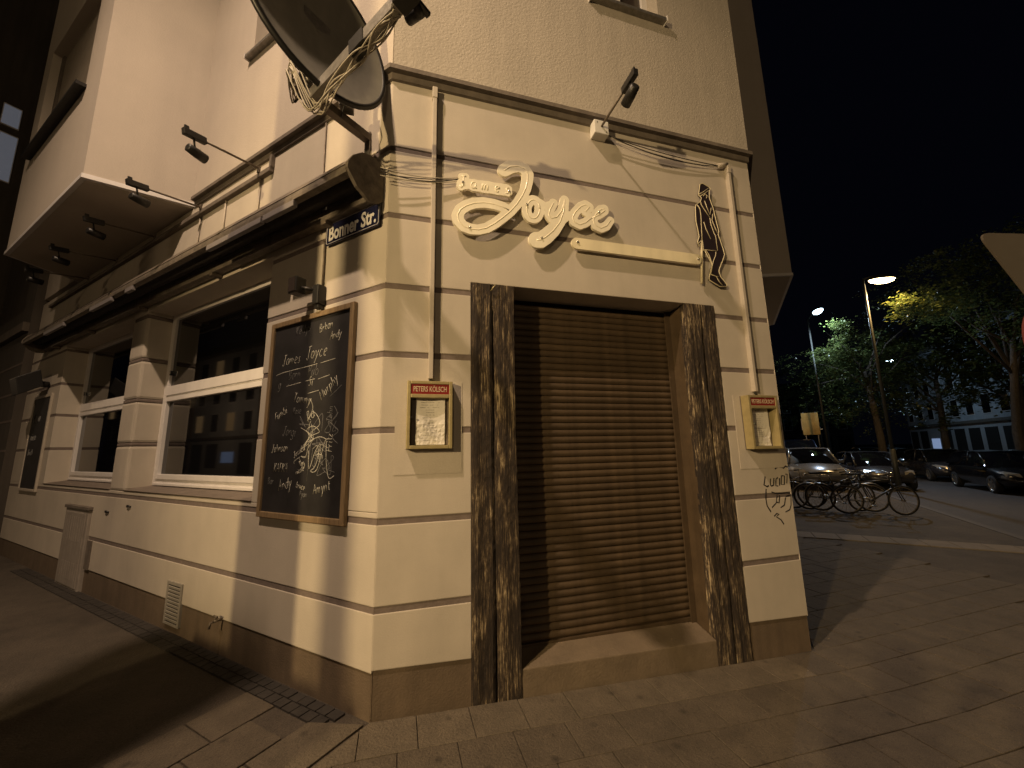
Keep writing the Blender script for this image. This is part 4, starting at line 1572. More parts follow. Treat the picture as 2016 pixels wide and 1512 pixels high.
mb.add(vs, [f[::-1] for f in fs], True)
mb.build('reflector', 'dish', sd)
mb = MB()
rim = []
for k_ in range(nseg + 1):
    rim.append(dpt(RD, 2 * math.pi * k_ / nseg, .016))
mb.tube(rim, .021, 8, False)
mb.build('rim', 'black', sd)  # shade on the rim is painted in as black
# wall arm, mast, tilt bracket
mb = MB()
def barmesh(mb, a, b, w_, h_, up=Vector((0, 0, 1))):
    a, b = Vector(a), Vector(b)
    d = (b - a).normalized()
    s_ = d.cross(up)
    s_ = s_.normalized() if s_.length > 1e-4 else Vector((1, 0, 0))
    u_ = s_.cross(d)
    ps = []
    for p in (a, b):
        ps += [p - s_ * w_ - u_ * h_, p + s_ * w_ - u_ * h_, p + s_ * w_ + u_ * h_, p - s_ * w_ + u_ * h_]
    mb.add(ps, [(0, 1, 2, 3), (7, 6, 5, 4), (0, 4, 5, 1), (1, 5, 6, 2), (2, 6, 7, 3), (3, 7, 4, 0)])
    return mb
barmesh(mb, P2(.245, 4.08, .0), P2(.235, 4.03, .62), .03, .03)
mb.build('wall_arm', 'rusty', sd)
mb = MB()
pa = P2(.245, 0, .006)
barmesh(mb, (pa.x, pa.y, 4.13), (pa.x, pa.y, 3.76), .028, .012, Vector((K, K, 0)))
mb.build('wall_plate', 'galv', sd)
mb = MB()
mt = P2(.20, 0, .545)
mb.tube([(mt.x, mt.y, 3.98), (mt.x, mt.y, 4.52)], .025, 12)
mb.build('mast', 'galv', sd)
bk = dc - dn * .10
mb = MB()
barmesh(mb, bk + Vector((0, 0, -.12)), bk + Vector((0, 0, .12)), .09, .012, dn)
barmesh(mb, bk + Vector((0, 0, -.05)), Vector((mt.x, mt.y, bk.z - .05)), .05, .05)
mb.build('tilt_bracket', 'galv', sd)
mb = MB()
for k_, z in enumerate((4.02, 4.10, 4.18)):
    p = Vector((mt.x, mt.y, z))
    side = Vector((-K, K, 0))
    barmesh(mb, p - side * .02, p + side * .10, .02, .014)
    mb.tube([p + side * .06 + Vector((K, K, 0)) * -.02, p + side * .06 + Vector((-K, -K, 0)) * .09], .009, 6)
    mb.tube([p + side * .09, p + side * .15 + Vector((0, 0, -.02))], .008, 6)
mb.build('clamp', 'black', sd)
# feed arm with multi feed head
f0 = dc + Vector((0, 0, -.545)) - dn * .02
f1 = dc + dn * .86 + Vector((0, 0, -.53))
mb = MB()
barmesh(mb, f0 - dn * .12, f1, .030, .040)
mb.build('feed_arm', 'galv', sd)
mb = MB()
fm = f0.lerp(f1, .52)
barmesh(mb, fm - dn * .065, fm + dn * .065, .038, .049)
mb.build('feed_arm_sleeve', 'black', sd)
mb = MB()
side = dn.cross(Vector((0, 0, 1))).normalized()
barmesh(mb, f1 - dn * .09, f1 + dn * .03, .045, .045)
for q in (-.10, .10):
    mb.tube([f1 + side * q * .3, f1 + side * q - dn * .03, f1 + side * q - dn * .12 + Vector((0, 0, .04))], [.028, .032, .036], 12)
barmesh(mb, f1 - side * .14, f1 + side * .14, .015, .012)
mb.tube([f1 + dn * .02, f1 + dn * .10 + Vector((0, 0, -.10))], .008, 6)
mb.build('feed_head', 'black', sd)
random.seed(4)
for k_ in range(7):
    mb = MB()
    a = f1 - dn * .10 + Vector((0, 0, -.05)) + side * random.uniform(-.03, .03)
    pts = [a, f0.lerp(f1, .72) + Vector((0, 0, -.055 - .03 * random.random())) + side * random.uniform(-.05, .05), f0.lerp(f1, .50) + Vector((0, 0, -.065)) + side * random.uniform(-.04, .04),
           f0.lerp(f1, .25) + Vector((0, 0, -.07 - .10 * random.random())) + side * random.uniform(-.06, .06), f0 + Vector((0, 0, -.05 - .13 * random.random())) + side * random.uniform(-.05, .07),
           Vector((mt.x, mt.y, 4.03 + .02 * k_)) + Vector((-K, -K, 0)) * (.10 + .07 * random.random()),
           Vector((mt.x, mt.y, 4.00 + .03 * random.random())) + Vector((-K, K, 0)) * (.06 + .12 * random.random()),
           Vector((mt.x, mt.y, 4.12)) + Vector((-K, K, 0)) * .05, P2(.245 + .01 * k_, 4.11, .40), P2(.23 + .01 * k_, 4.10, .05)]
    # smooth through the points
    sm = []
    for i in range(len(pts) - 1):
        p0, p1_, p2_, p3_ = pts[max(i - 1, 0)], pts[i], pts[i + 1], pts[min(i + 2, len(pts) - 1)]
        for q in range(5):
            t = q / 5
            sm.append(.5 * ((2 * p1_) + (p2_ - p0) * t + (2 * p0 - 5 * p1_ + 4 * p2_ - p3_) * t * t + (3 * p1_ - p0 - 3 * p2_ + p3_) * t ** 3))
    sm.append(pts[-1])
    mb.tube(sm, .0048, 6)
    mb.build('coax_cable', 'cable', sd)
mb = MB()
lo = [P2(.20, 4.22, .30), P2(.14, 4.16, .32), P2(.11, 4.05, .33), P2(.14, 3.98, .33), P2(.19, 4.0, .30), P2(.22, 4.09, .25)]
mb.tube(lo, .005, 6)
mb.build('coax_loop', 'black_cable', sd)
mb = MB()
p = P2(.2, 4.16, .25)
mb.box(p.x - .05, p.x + .05, p.y - .04, p.y + .04, p.z - .05, p.z + .06)
mb.build('signal_splitter', 'galv', sd, bevel=.01)

# utility cabinet, tap, wall hooks on the left facade
uc = thing('utility_cabinet', 'tall pale utility cabinet set against the foot of the left facade', 'cabinet', M2)
mb = MB()
mb.box(-5.86, -5.02, -.035, .03, -.05, .945)
mb.build('cabinet_body', 'cabinet', uc, bevel=.01)
mb = MB()
mb.box(-5.88, -5.00, -.05, .03, .945, .985)
mb.build('cabinet_lid', 'cornice', uc, bevel=.006)
mb = MB()
mb.box(-5.80, -5.08, -.043, -.033, .02, .90)
mb.build('cabinet_door', 'cabinet', uc, bevel=.004)
for i in range(8):
    for za_, zb_ in ((.55, .85), (.10, .30)):
        mb = MB()
        mb.box(-5.72 + i * .08, -5.69 + i * .08, -.0455, -.042, za_, zb_)
        mb.build('louvre', 'cabinet', uc)
mb = MB()
mb.box(-5.00, -4.86, -.012, .012, .26, .59)
o = mb.build('wall_patch', 'cornice', B, M2)
tp = thing('garden_tap', 'small brass wall tap at the top of the brown plinth on the left facade', 'tap', M2 @ T(-1.756, 0, .262))
mb = MB()
mb.tube([(0, 0, 0), (0, -.06, 0)], .012, 8)
mb.tube([(0, -.05, 0), (0, -.085, -.005), (0, -.09, -.045)], .010, 8)
mb.build('spout', 'rusty', tp)
mb = MB()
mb.tube([(0, -.05, 0), (0, -.05, .03)], .007, 6)
mb.tube([(-.03, -.05, .034), (.03, -.05, .034)], .008, 6)
mb.build('handle', 'rusty', tp)
for t0, z, lb in ((4.53, .957, 'small metal hook under the windows, the left one of the two'),
                  (3.92, 1.05, 'small metal hook under the windows, the right one of the two')):
    hk = thing('wall_hook', lb, 'hook', M2 @ T(-t0, 0, z), 'metal hooks under the windows')
    mb = MB()
    mb.tube([(-.05, -.004, -.01), (0, -.02, .008), (.05, -.004, -.006)], .010, 6)
    mb.build('hook', 'black', hk)
    mb = MB()
    mb.box(-.045, .03, -.006, -.0005, -.030, -.014)
    mb.build('chipped_plaster', 'pvc', hk)

# ------------------------------------------------------------------ neighbour in the left street
nb = thing('neighbour_house', 'dim house adjoining the far left end of the pub, with pale lit bay windows', 'building', M2)
mb = MB()
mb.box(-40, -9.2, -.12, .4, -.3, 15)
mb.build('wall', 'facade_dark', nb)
mb = MB()
mb.box(-40, -9.202, -.135, .3, -.3, .55)
mb.build('plinth', 'plinth', nb)
mb = MB()
mb.box(-40, -9.21, -.20, .3, 3.95, 4.12)
mb.build('cornice', 'cornice', nb)
for i, z in enumerate(JZ[:6]):
    mb = MB()
    mb.box(-16, -9.203, -.124, -.05, z - .02, z + .02)
    mb.build('joint_strip', 'joint', nb)
mb = MB()
mb.box(-12.2, -10.4, -.128, -.05, .3, 2.75)
mb.build('doorway', 'dark_room', nb)
mb = MB()
mb.box(-19, -12, -1.05, -.1, 4.6, 15)
mb.build('bay', 'facade_dark', nb)
for (a, b, c, d) in ((-.69, -.41, 9.28, 9.83), (-.665, -.385, 7.90, 9.10)):
    mb = MB()
    mb.box(-12.02, -11.975, a, b, c, d)
    f_ = mb.build('window', 'pvc', nb)
    mb = MB()
    mb.box(-11.99, -11.968, a + .015, b - .015, c + .03, d - .03)
    mb.build('pane', 'pale_blind', f_)

# ------------------------------------------------------------------ buildings across the streets
def house(name, label, mw, wid, hgt, dep, m, floors, cols, glass='glass', lit=(), ground='dark_room', g_h=3.2, lit_shop=None, group=None):
    h = thing(name, label, 'building', mw, group)
    mb = MB()
    mb.box(0, wid, 0, dep, -.3, hgt)
    mb.build('wall', m, h)
    mb = MB()
    mb.box(-.05, wid + .05, -.15, .05, g_h, g_h + .25)
    mb.box(-.05, wid + .05, -.2, .05, hgt - .3, hgt)
    mb.build('cornice', 'cornice', h)
    mb = MB()
    mb.add([(0, 0, hgt), (wid, 0, hgt), (wid, dep * .5, hgt + 3), (0, dep * .5, hgt + 3), (0, dep, hgt), (wid, dep, hgt)], [(0, 1, 2, 3), (3, 2, 5, 4)])
    mb.build('roof', 'roof', h)
    fh = (hgt - g_h - .6) / floors
    cw = wid / cols
    for fl_ in range(floors):
        for c_ in range(cols):
            xa = cw * c_ + cw * .28
            xb = cw * (c_ + 1) - cw * .28
            za = g_h + .25 + fh * fl_ + fh * .2
            zb2 = za + fh * .62
            mb = MB()
            mb.box(xa - .06, xb + .06, -.03, .02, za - .06, zb2 + .06)
            f_ = mb.build('window', 'pvc', h)
            mb = MB()
            mb.box(xa, xb, -.036, -.01, za, zb2)
            mb.build('pane', ('warm_light' if (fl_, c_) in lit else glass), f_)
    for c_ in range(cols):
        xa = cw * c_ + cw * .15
        xb = cw * (c_ + 1) - cw * .15
        mb = MB()
        mb.box(xa, xb, -.04, .02, 1.0 if c_ == lit_shop else (.5 if c_ % 3 else 0), g_h - (1.2 if c_ == lit_shop else .4))
        mb.build('shop_window', 'shop_light' if c_ == lit_shop else ground, h)
    return h
# opposite side of the left street (mirrored in the pub windows), facing the pub
def face_to(p, deg):
    return Matrix.Translation(p) @ Matrix.Rotation(R(deg), 4, 'Z')
q = P2(-1.5, 0, 17)
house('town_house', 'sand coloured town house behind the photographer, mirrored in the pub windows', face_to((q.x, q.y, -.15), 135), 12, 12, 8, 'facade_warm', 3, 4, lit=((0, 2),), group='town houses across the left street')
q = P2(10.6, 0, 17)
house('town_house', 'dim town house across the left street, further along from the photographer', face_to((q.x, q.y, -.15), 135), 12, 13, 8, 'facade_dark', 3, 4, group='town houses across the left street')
for k_, (t0, mm, lit_, nm) in enumerate(((22.7, 'facade_warm', ((0, 0), (1, 2)), 'sand coloured town house with two lit windows, mirrored in the near pane'),
                                     (34.8, 'facade', ((0, 1), (0, 3), (2, 2)), 'pale town house with three lit windows, mirrored in the lower panes'),
                                     (46.9, 'facade_warm', ((0, 2), (1, 0)), 'sand coloured town house far down the left street'),
                                     (59.0, 'facade_dark', ((0, 1), (1, 3)), 'dark town house farthest down the left street'))):
    q = P2(t0, 0, 17)
    house('town_house', nm, face_to((q.x, q.y, -.15), 135), 12, 12, 8, mm, 3, 4, lit=lit_, group='town houses across the left street', lit_shop=(1 if k_ in (1, 3) else None))
# far side of the side street
q = P3(57, 0, 18)
house('pale_house', 'pale house across the side street, bluish in the lamp light behind the tree trunks', face_to((q.x, q.y, -.2), -135), 22, 11, 8, 'facade', 3, 9, group=None, lit_shop=2)
q = P3(34.8, 0, 18)
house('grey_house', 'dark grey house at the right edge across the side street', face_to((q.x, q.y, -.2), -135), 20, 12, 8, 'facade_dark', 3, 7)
# end of the side street
q = P3(78, 0, -2)
house('lit_house', 'far house with warm lit windows at the end of the side street', face_to((q.x, q.y, -.2), -45), 9, 9, 8, 'facade_warm', 2, 5, lit=((0, 0), (0, 2), (0, 3), (1, 1)), ground='warm_light')
q = P3(80, 0, 8)
house('end_house', 'dark house closing the side street beside the lit one', face_to((q.x, q.y, -.2), -45), 10, 10, 8, 'facade_dark', 2, 4, lit=((0, 1),))

# ------------------------------------------------------------------ trees
def tree(label, base, h, crown_c, crown_r, nleaf, seed, leaf=.16, tr=.17, sprays=()):
    rg = random.Random(seed)
    t_ = thing('street_tree', label, 'tree', Matrix.Translation(base), 'trees along the side street')
    mb = MB()
    c = Vector(crown_c)
    pts = [Vector((0, 0, -.1)), Vector((.03, .02, h * .3)), Vector((c.x * .25, c.y * .25, h * .55)), Vector((c.x * .6, c.y * .6, h * .85))]
    mb.tube(pts, [tr * 1.25, tr, tr * .85, tr * .45], 10)
    limbs = []
    for i in range(9):
        a = rg.uniform(0, 2 * math.pi)
        st = pts[1].lerp(pts[3], rg.uniform(.35, 1))
        en = c + Vector((math.cos(a) * crown_r[0] * rg.uniform(.5, .9), math.sin(a) * crown_r[1] * rg.uniform(.5, .9), rg.uniform(-.5, .7) * crown_r[2]))
        md = st.lerp(en, .5) + Vector((rg.uniform(-.3, .3), rg.uniform(-.3, .3), rg.uniform(0, .4)))
        mb.tube([st, md, en], [tr * .4, tr * .25, tr * .07], 6)
        limbs.append((md, en))
    mb.build('trunk', 'bark', t_)
    # twig sprays: leaves gathered on drooping sprays so the crown has gaps and layers
    vs, fs = [], []
    nsp = nleaf // 26
    for s_ in range(nsp):
        while True:
            d = Vector((rg.uniform(-1, 1), rg.uniform(-1, 1), rg.uniform(-1, 1)))
            if .3 < d.length < 1:
                break
        lump = .80 + .25 * math.sin(d.x * 5 + seed) * math.cos(d.y * 4.3) + .12 * math.sin(d.z * 7)
        p = c + Vector((d.x * crown_r[0], d.y * crown_r[1], d.z * crown_r[2])) * lump
        out = Vector((d.x, d.y, -.35 + .2 * rg.random())).normalized()
        ln = rg.uniform(.5, 1.1)
        for l_ in range(26):
            f = rg.random()
            q_ = p + out * (ln * f) + Vector((rg.gauss(0, .13), rg.gauss(0, .13), rg.gauss(0, .06) - .15 * f * f))
            u = Vector((rg.gauss(0, 1), rg.gauss(0, 1), rg.gauss(0, .35))).normalized()
            n_ = Vector((rg.gauss(0, .5), rg.gauss(0, .5), 1)).normalized()
            v = n_.cross(u).normalized()
            sz = leaf * rg.uniform(.6, 1.25)
            k_ = len(vs)
            vs += [q_ - u * sz * .5, q_ + v * sz * .28, q_ + u * sz * .5, q_ - v * sz * .28]
            fs.append((k_, k_ + 1, k_ + 2, k_ + 3))
    bs = Vector(base)
    for (sx_, sy_, sz_, sr_, cnt) in sprays:        # drooping outer branches, placed by their tips
        cc = Vector((sx_, sy_, sz_)) - bs
        for b_ in range(max(2, cnt // 40)):
            o_ = cc + Vector((rg.gauss(0, .5), rg.gauss(0, .5), rg.gauss(0, .35))) * sr_
            dr = (c - o_).normalized()
            for l_ in range(40):
                q_ = o_ + dr * rg.uniform(-.5, .7) * sr_ + Vector((rg.gauss(0, .15), rg.gauss(0, .15), rg.gauss(0, .06))) - Vector((0, 0, .25)) * rg.random()
                u = Vector((rg.gauss(0, 1), rg.gauss(0, 1), rg.gauss(0, .3))).normalized()
                n_ = Vector((rg.gauss(0, .4), rg.gauss(0, .4), 1)).normalized()
                v = n_.cross(u).normalized()
                sz = leaf * rg.uniform(.6, 1.2)
                k_ = len(vs)
                vs += [q_ - u * sz * .5, q_ + v * sz * .28, q_ + u * sz * .5, q_ - v * sz * .28]
                fs.append((k_, k_ + 1, k_ + 2, k_ + 3))
    mb = MB()
    mb.add(vs, fs)
    mb.build('crown', 'leaf', t_)
    return t_
def g3(s, o, z=-.25):
    p = P3(s, z, o)
    return (p.x, p.y, p.z)
tree('tree at the right edge, its lowest leaves yellow under the warm street lamp', (26.5, 7.6, -.2), 7, (-2.4, -1.7, 8.6), (3.9, 3.6, 2.7), 15000, 1, .14, sprays=((18.3, 6.45, 6.95, .45, 420), (18.9, 6.4, 6.6, .5, 560), (19.6, 6.35, 6.5, .5, 560), (20.3, 6.3, 7.0, .6, 480), (21.2, 6.3, 7.5, .7, 300), (19.3, 6.2, 7.4, .4, 160)))
tree('tree behind the warm lamp post, its left side lit blue white', (26.2, 12.6, -.2), 7, (.9, .9, 6.2), (3.5, 3.5, 3.7), 15000, 2, .14, sprays=((22.6, 11.4, 7.9, .45, 420), (23.2, 11.6, 7.4, .6, 600), (22.6, 12.0, 6.7, .6, 600), (23.4, 12.1, 6.4, .7, 640), (22.3, 12.3, 6.2, .4, 160), (23.3, 12.5, 5.5, .6, 300)))
tree('tree with a dark trunk left of the pale bluish house', (32.6, 13.0, -.2), 7, (.5, 0, 7.0), (4.8, 4.8, 4.0), 12000, 3, .24)
tree('tree with a dark trunk right of the pale bluish house', (33.4, 10.2, -.2), 7, (1, -.5, 7.2), (4.8, 4.8, 3.9), 12000, 4, .24)
tree('tree far down the side street against the pub corner, dark', (37.5, 24.0, -.2), 7, (0, 0, 7.0), (4.4, 4.4, 3.9), 5200, 5, .26)
tree('most distant tree down the side street, above the lit house', (50.0, 32.0, -.2), 7, (0, 0, 7.5), (5, 5, 3.8), 4200, 6, .3)

# ------------------------------------------------------------------ street lamps
def lens_lamp(name, label, base, top, head, lens, arm_dir, watts, col, light_r=.18, post_r=.06, group=None, aim=None, cone=130, blend=.8):
    t_ = thing(name, label, 'street lamp', Matrix.Translation(base), group)
    b = Vector(base)
    tp_ = Vector(top) - b
    hd = Vector(head) - b
    mb = MB()
    mb.tube([(0, 0, -.1), (0, 0, 1.4), (0, 0, 1.42)], [post_r * 1.5, post_r * 1.5, post_r], 12)
    mb.tube([(0, 0, 1.42), tp_], [post_r, post_r * .6], 12)
    mb.build('post', 'lamp_post', t_)
    mb = MB()
    mb.tube([tp_, tp_.lerp(hd, .5) + Vector((0, 0, .12)), hd + Vector((0, 0, .14))], post_r * .55, 8)
    mb.build('arm', 'lamp_post', t_)
    d = (hd - tp_)
    d.z = 0
    d = d.normalized() if d.length > 1e-3 else Vector((1, 0, 0))
    s_ = Vector((-d.y, d.x, 0))
    mb = MB()
    ring1, ring2 = [], []
    nn_ = 16
    prof = [(.0, .17), (.24, .16), (.40, .10), (.47, .02), (.47, 0)]
    vs = []
    for r_, h_ in prof:
        for k_ in range(nn_):
            a = 2 * math.pi * k_ / nn_
            vs.append(hd + d * (r_ * 1.0 * math.cos(a)) + s_ * (r_ * .45 * math.sin(a)) + Vector((0, 0, h_)))
    fs = []
    for i in range(len(prof) - 1):
        for k_ in range(nn_):
            fs.append((i * nn_ + k_, i * nn_ + (k_ + 1) % nn_, (i + 1) * nn_ + (k_ + 1) % nn_, (i + 1) * nn_ + k_)[::-1])
    mb.add(vs, fs, True)
    mb.build('lamp_head', 'lamp_post', t_)
    mb = MB()
    vs = []
    prof = [(.44, -.005), (.40, -.07), (.24, -.13), (.02, -.14)]
    for r_, h_ in prof:
        for k_ in range(nn_):
            a = 2 * math.pi * k_ / nn_
            vs.append(hd + d * (r_ * 1.0 * math.cos(a)) + s_ * (r_ * .45 * math.sin(a)) + Vector((0, 0, h_)))
    fs = []
    for i in range(len(prof) - 1):
        for k_ in range(nn_):
            fs.append((i * nn_ + k_, i * nn_ + (k_ + 1) % nn_, (i + 1) * nn_ + (k_ + 1) % nn_, (i + 1) * nn_ + k_))
    mb.add(vs, [f[::-1] for f in fs], True)
    mb.build('lens', lens, t_)
    ld = bpy.data.lights.new(name + '_light', 'SPOT' if aim is not None else 'POINT')
    if aim is not None:
        ld.spot_size = R(cone)
        ld.spot_blend = blend
    ld.energy = watts
    ld.color = col
    ld.shadow_soft_size = light_r
    lo_ = bpy.data.objects.new('bulb', ld)
    COL.objects.link(lo_)
    lo_.parent = t_
    lo_.location = hd + Vector((0, 0, -.14 - light_r - .02))
    if aim is not None:
        lo_.rotation_euler = (Vector(aim) - b - lo_.location).to_track_quat('-Z', 'Y').to_euler()
    return t_
GLAMP = 'street lamps'
lens_lamp('street_lamp', 'lit street lamp with an orange glow on a tall post beside the bicycles', (18.15, 7.55, -.1), (17.35, 7.05, 7.86), (17.93, 6.78, 7.80), 'lens_warm', None, LAMP_W, (1., .62, .25), group=GLAMP, aim=(17.93, 6.8, 0), cone=160, blend=.3)
lens_lamp('street_lamp', 'lit street lamp with a cold white glow left of the orange one', (23.2, 13.4, -.1), (23.0, 13.3, 8.75), (21.78, 11.85, 8.67), 'lens_cool', None, LAMP_C, (.62, .78, 1.), group=GLAMP, aim=(21.8, 11.85, 0), cone=172, blend=.25)
lens_lamp('street_lamp', 'added cold white lamp further down the side street, hidden by the tree crowns', (43.0, 22.0, -.1), (43, 22, 9), (43.0, 20.6, 8.9), 'lens_cool', None, 260, (.5, .75, 1.), group=GLAMP)  # unseen lamp added to light the pale house
(ax, ay, az_), aw_, ac_ = LAMP_A
lens_lamp('street_lamp', 'tall sodium street lamp behind the photographer on the left', (-3.49, -2.88, -.1), (-3.49, -2.88, 10.3), (ax, ay, az_ + .30), 'lens_warm', None, aw_, ac_, .10, .085, group=GLAMP, aim=(-2.0, -.9, 0), cone=122, blend=1.)
(bx, by, bz), bw_, bc_ = LAMP_B
lens_lamp('street_lamp', 'low warm street lamp across the left street behind the photographer', (bx - .5, by - .45, -.1), (bx - .5, by - .45, bz + .3), (bx, by, bz + .28), 'lens_warm', None, bw_, bc_, .10, .06, group=GLAMP, aim=(2.2, 0, 2.2), cone=65, blend=1.)

lens_lamp('street_lamp', 'added warm fill lamp far behind the photographer on the right', (10.5, -15.0, -.1), (10.5, -15.0, 7.2), (9.9, -14.4, 7.1), 'lens_warm', None, LAMP_FILL * .14, (1., .70, .40), .3, .06, group=GLAMP)  # unseen lamp added as weak ambient fill
lens_lamp('street_lamp', 'added warm fill lamp far behind the photographer straight across from the shutter', (-4.5, -17.0, -.1), (-4.5, -17.0, 7.2), (-4.2, -16.2, 7.1), 'lens_warm', None, LAMP_FILL, (1., .70, .40), .3, .06, group=GLAMP)  # second unseen lamp added for ambient fill on the fronts

q = P2(37, 0, 12.5)
lens_lamp('street_lamp', 'added warm lamp far down the left street, lighting the houses mirrored in the panes', (q.x, q.y, -.1), (q.x, q.y, 6.5), (q.x + .5, q.y + .5, 6.4), 'lens_warm', None, 320, (1., .68, .4), .2, .06, group=GLAMP)  # unseen lamp added to brighten the mirrored house fronts

# ------------------------------------------------------------------ bicycles
def torus(mb, c, r, tr_, n=40, m_=8, ax='y'):
    vs, fs = [], []
    for i in range(n):
        a = 2 * math.pi * i / n
        for j in range(m_):
            b = 2 * math.pi * j / m_
            rr = r + tr_ * math.cos(b)
            vs.append((c[0] + rr * math.cos(a), c[1] + tr_ * math.sin(b), c[2] + rr * math.sin(a)))
    for i in range(n):
        for j in range(m_):
            fs.append((i * m_ + j, i * m_ + (j + 1) % m_, ((i + 1) % n) * m_ + (j + 1) % m_, ((i + 1) % n) * m_ + j))
    mb.add(vs, fs, True)
def bicycle(label, pos, heading, lean=4, frame='black', city=True, steer=8, bag=False, scale=1.0):
    t_ = thing('bicycle', label, 'bicycle', Matrix.Translation(pos) @ Matrix.Rotation(R(heading), 4, 'Z') @ Matrix.Rotation(R(lean), 4, 'X') @ Matrix.Scale(scale, 4), 'bicycles parked on the side street')
    rw = .335
    wb = 1.06
    for x, nm in ((0, 0), (wb, 1)):
        e = bpy.data.objects.new('wheel', None)
        COL.objects.link(e)
        e.parent = t_
        e.location = (x, 0, rw)
        if nm:
            e.rotation_euler = (0, 0, R(steer))
        mb = MB()
        torus(mb, (0, 0, 0), rw - .018, .018)
        mb.build('tyre', 'tyre', e)
        mb = MB()
        torus(mb, (0, 0, 0), rw - .042, .009, 40, 6)
        mb.build('rim', 'rusty', e)
        mb = MB()
        for k_ in range(18):
            a = 2 * math.pi * k_ / 18
            mb.tube([(0, .02 * (-1) ** k_, 0), ((rw - .045) * math.cos(a), 0, (rw - .045) * math.sin(a))], .0022, 4, False)
        mb.tube([(0, -.05, 0), (0, .05, 0)], .018, 8)
        mb.build('spokes', 'rusty', e)
    bb = Vector((.44, 0, .29))
    seat_t = Vector((.27, 0, .80))
    head_b = Vector((.90, 0, .62))
    head_t = Vector((.86, 0, .80))
    mb = MB()
    mb.tube([bb, seat_t], .016, 8)
    mb.tube([bb, head_b], .019, 8)
    mb.tube([seat_t.lerp(bb, .12 if not city else .45), head_t], .016, 8)
    for y in (-.045, .045):
        mb.tube([(0, y, rw), (.40, y * .6, .29)], .009, 6)
        mb.tube([(0, y, rw), seat_t + Vector((.02, y * .4, -.08))], .008, 6)
    mb.tube([head_b + Vector((.006, 0, -.03)), head_t], .021, 8)
    mb.build('frame', frame, t_)
    mb = MB()
    for y in (-.05, .05):
        mb.tube([(wb, y, rw), (.96, y, .60), (.90, y * .6, .64)], .010, 6)
    mb.build('fork', frame, t_)
    mb = MB()
    mb.tube([head_t, head_t + Vector((-.02, 0, .16))], .012, 8)
    mb.tube([(.72, -.29, .96), (.84, -.2, .99), (.85, 0, .965), (.84, .2, .99), (.72, .29, .96)], .011, 8)
    mb.build('handlebar', 'chrome', t_)
    for y in (-.29, .29):
        mb = MB()
        mb.tube([(.72, y, .96), (.62, y * 1.02, .945)], .017, 8)
        mb.build('grip', 'dark_rubber', t_)
    mb = MB()
    mb.tube([seat_t, seat_t + Vector((-.03, 0, .14))], .012, 8)
    mb.build('seat_post', 'chrome', t_)
    mb = MB()
    sz = .955
    mb.add([(.05, -.08, sz), (.05, .08, sz), (.22, .05, sz + .005), (.36, .018, sz - .005), (.36, -.018, sz - .005), (.22, -.05, sz + .005),
            (.06, -.07, sz - .05), (.06, .07, sz - .05), (.22, .03, sz - .045), (.35, .012, sz - .03), (.35, -.012, sz - .03), (.22, -.03, sz - .045)],
           [(5, 4, 3, 2, 1, 0), (6, 7, 8, 9, 10, 11), (0, 1, 7, 6), (1, 2, 8, 7), (2, 3, 9, 8), (3, 4, 10, 9), (4, 5, 11, 10), (5, 0, 6, 11)])
    mb.build('saddle', 'dark_rubber', t_, bevel=.008)
    mb = MB()
    mb.tube([bb + Vector((0, -.05, 0)), bb + Vector((0, .05, 0))], .02, 8)
    torus(mb, (bb.x, -.045, bb.z), .085, .006, 24, 4)
    for s_ in (-1, 1):
        mb.tube([bb + Vector((0, .06 * s_, 0)), bb + Vector((.12 * s_, .07 * s_, -.11 * s_))], .009, 6)
        barmesh(mb, bb + Vector((.12 * s_ - .045, .12 * s_, -.11 * s_)), bb + Vector((.12 * s_ + .045, .12 * s_, -.11 * s_)), .04, .011)
    mb.build('crank', 'galv', t_)
    if city:
        for cx, a0, a1 in ((0, 20, 190), (wb, 30, 165)):
            mb = MB()
            pts = [(cx + (rw + .022) * math.cos(R(a0 + (a1 - a0) * i / 14)), (rw + (rw + .022) * math.sin(R(a0 + (a1 - a0) * i / 14)))) for i in range(15)]
            for i in range(14):
                (xa, za), (xb, zb2) = pts[i], pts[i + 1]
                mb.add([(xa, -.028, za - .008), (xa, 0, za), (xa, .028, za - .008), (xb, -.028, zb2 - .008), (xb, 0, zb2), (xb, .028, zb2 - .008)], [(0, 3, 4, 1), (1, 4, 5, 2)])
            mb.build('mudguard', 'galv', t_)
        mb = MB()
        for y in (-.06, 0, .06):
            mb.tube([(-.22, y, .74), (.22, y * .6, .745)], .006, 6)
        for x in (-.2, -.05, .1):
            mb.tube([(x, -.06, .74), (x, .06, .74)], .005, 6)
        for y in (-.06, .06):
            mb.tube([(0, y, rw), (-.05, y, .74)], .006, 6)
        mb.build('rack', 'galv', t_)
        mb = MB()
        mb.tube([(.94, 0, .84), (1.0, 0, .84)], [.03, .04], 10)
        mb.build('front_light', 'chrome', t_)
    if bag:
        mb = MB()
        mb.box(.88, 1.02, -.08, .08, .62, .78)
        mb.build('frame_bag', 'pvc', t_, bevel=.02)
    return t_
hd0 = math.degrees(math.atan2(-.588, .808))
bicycle('black bicycle with a pale top tube, nearest of the row and farthest right', (10.45, 4.22, -.08), hd0, 3, 'black', False, 14)
bicycle('dark city bicycle with mudguards just behind the nearest one', (10.35, 4.75, -.08), hd0 + 3, -4, 'black', True, -16)
bicycle('dark bicycle in the middle of the row, handlebar toward the white car', (10.15, 5.30, -.08), hd0 + 180 - 5, 5, 'car_blue', True, 20)
bicycle('bicycle with a pale wheel hub, left end of the row by the pub wall', (9.80, 5.75, -.08), hd0 + 6, -6, 'rusty', True, -10)
bicycle('dark bicycle squeezed between the mudguard bicycle and the middle one', (10.30, 5.02, -.08), hd0 - 4, 7, 'black', True, 22)
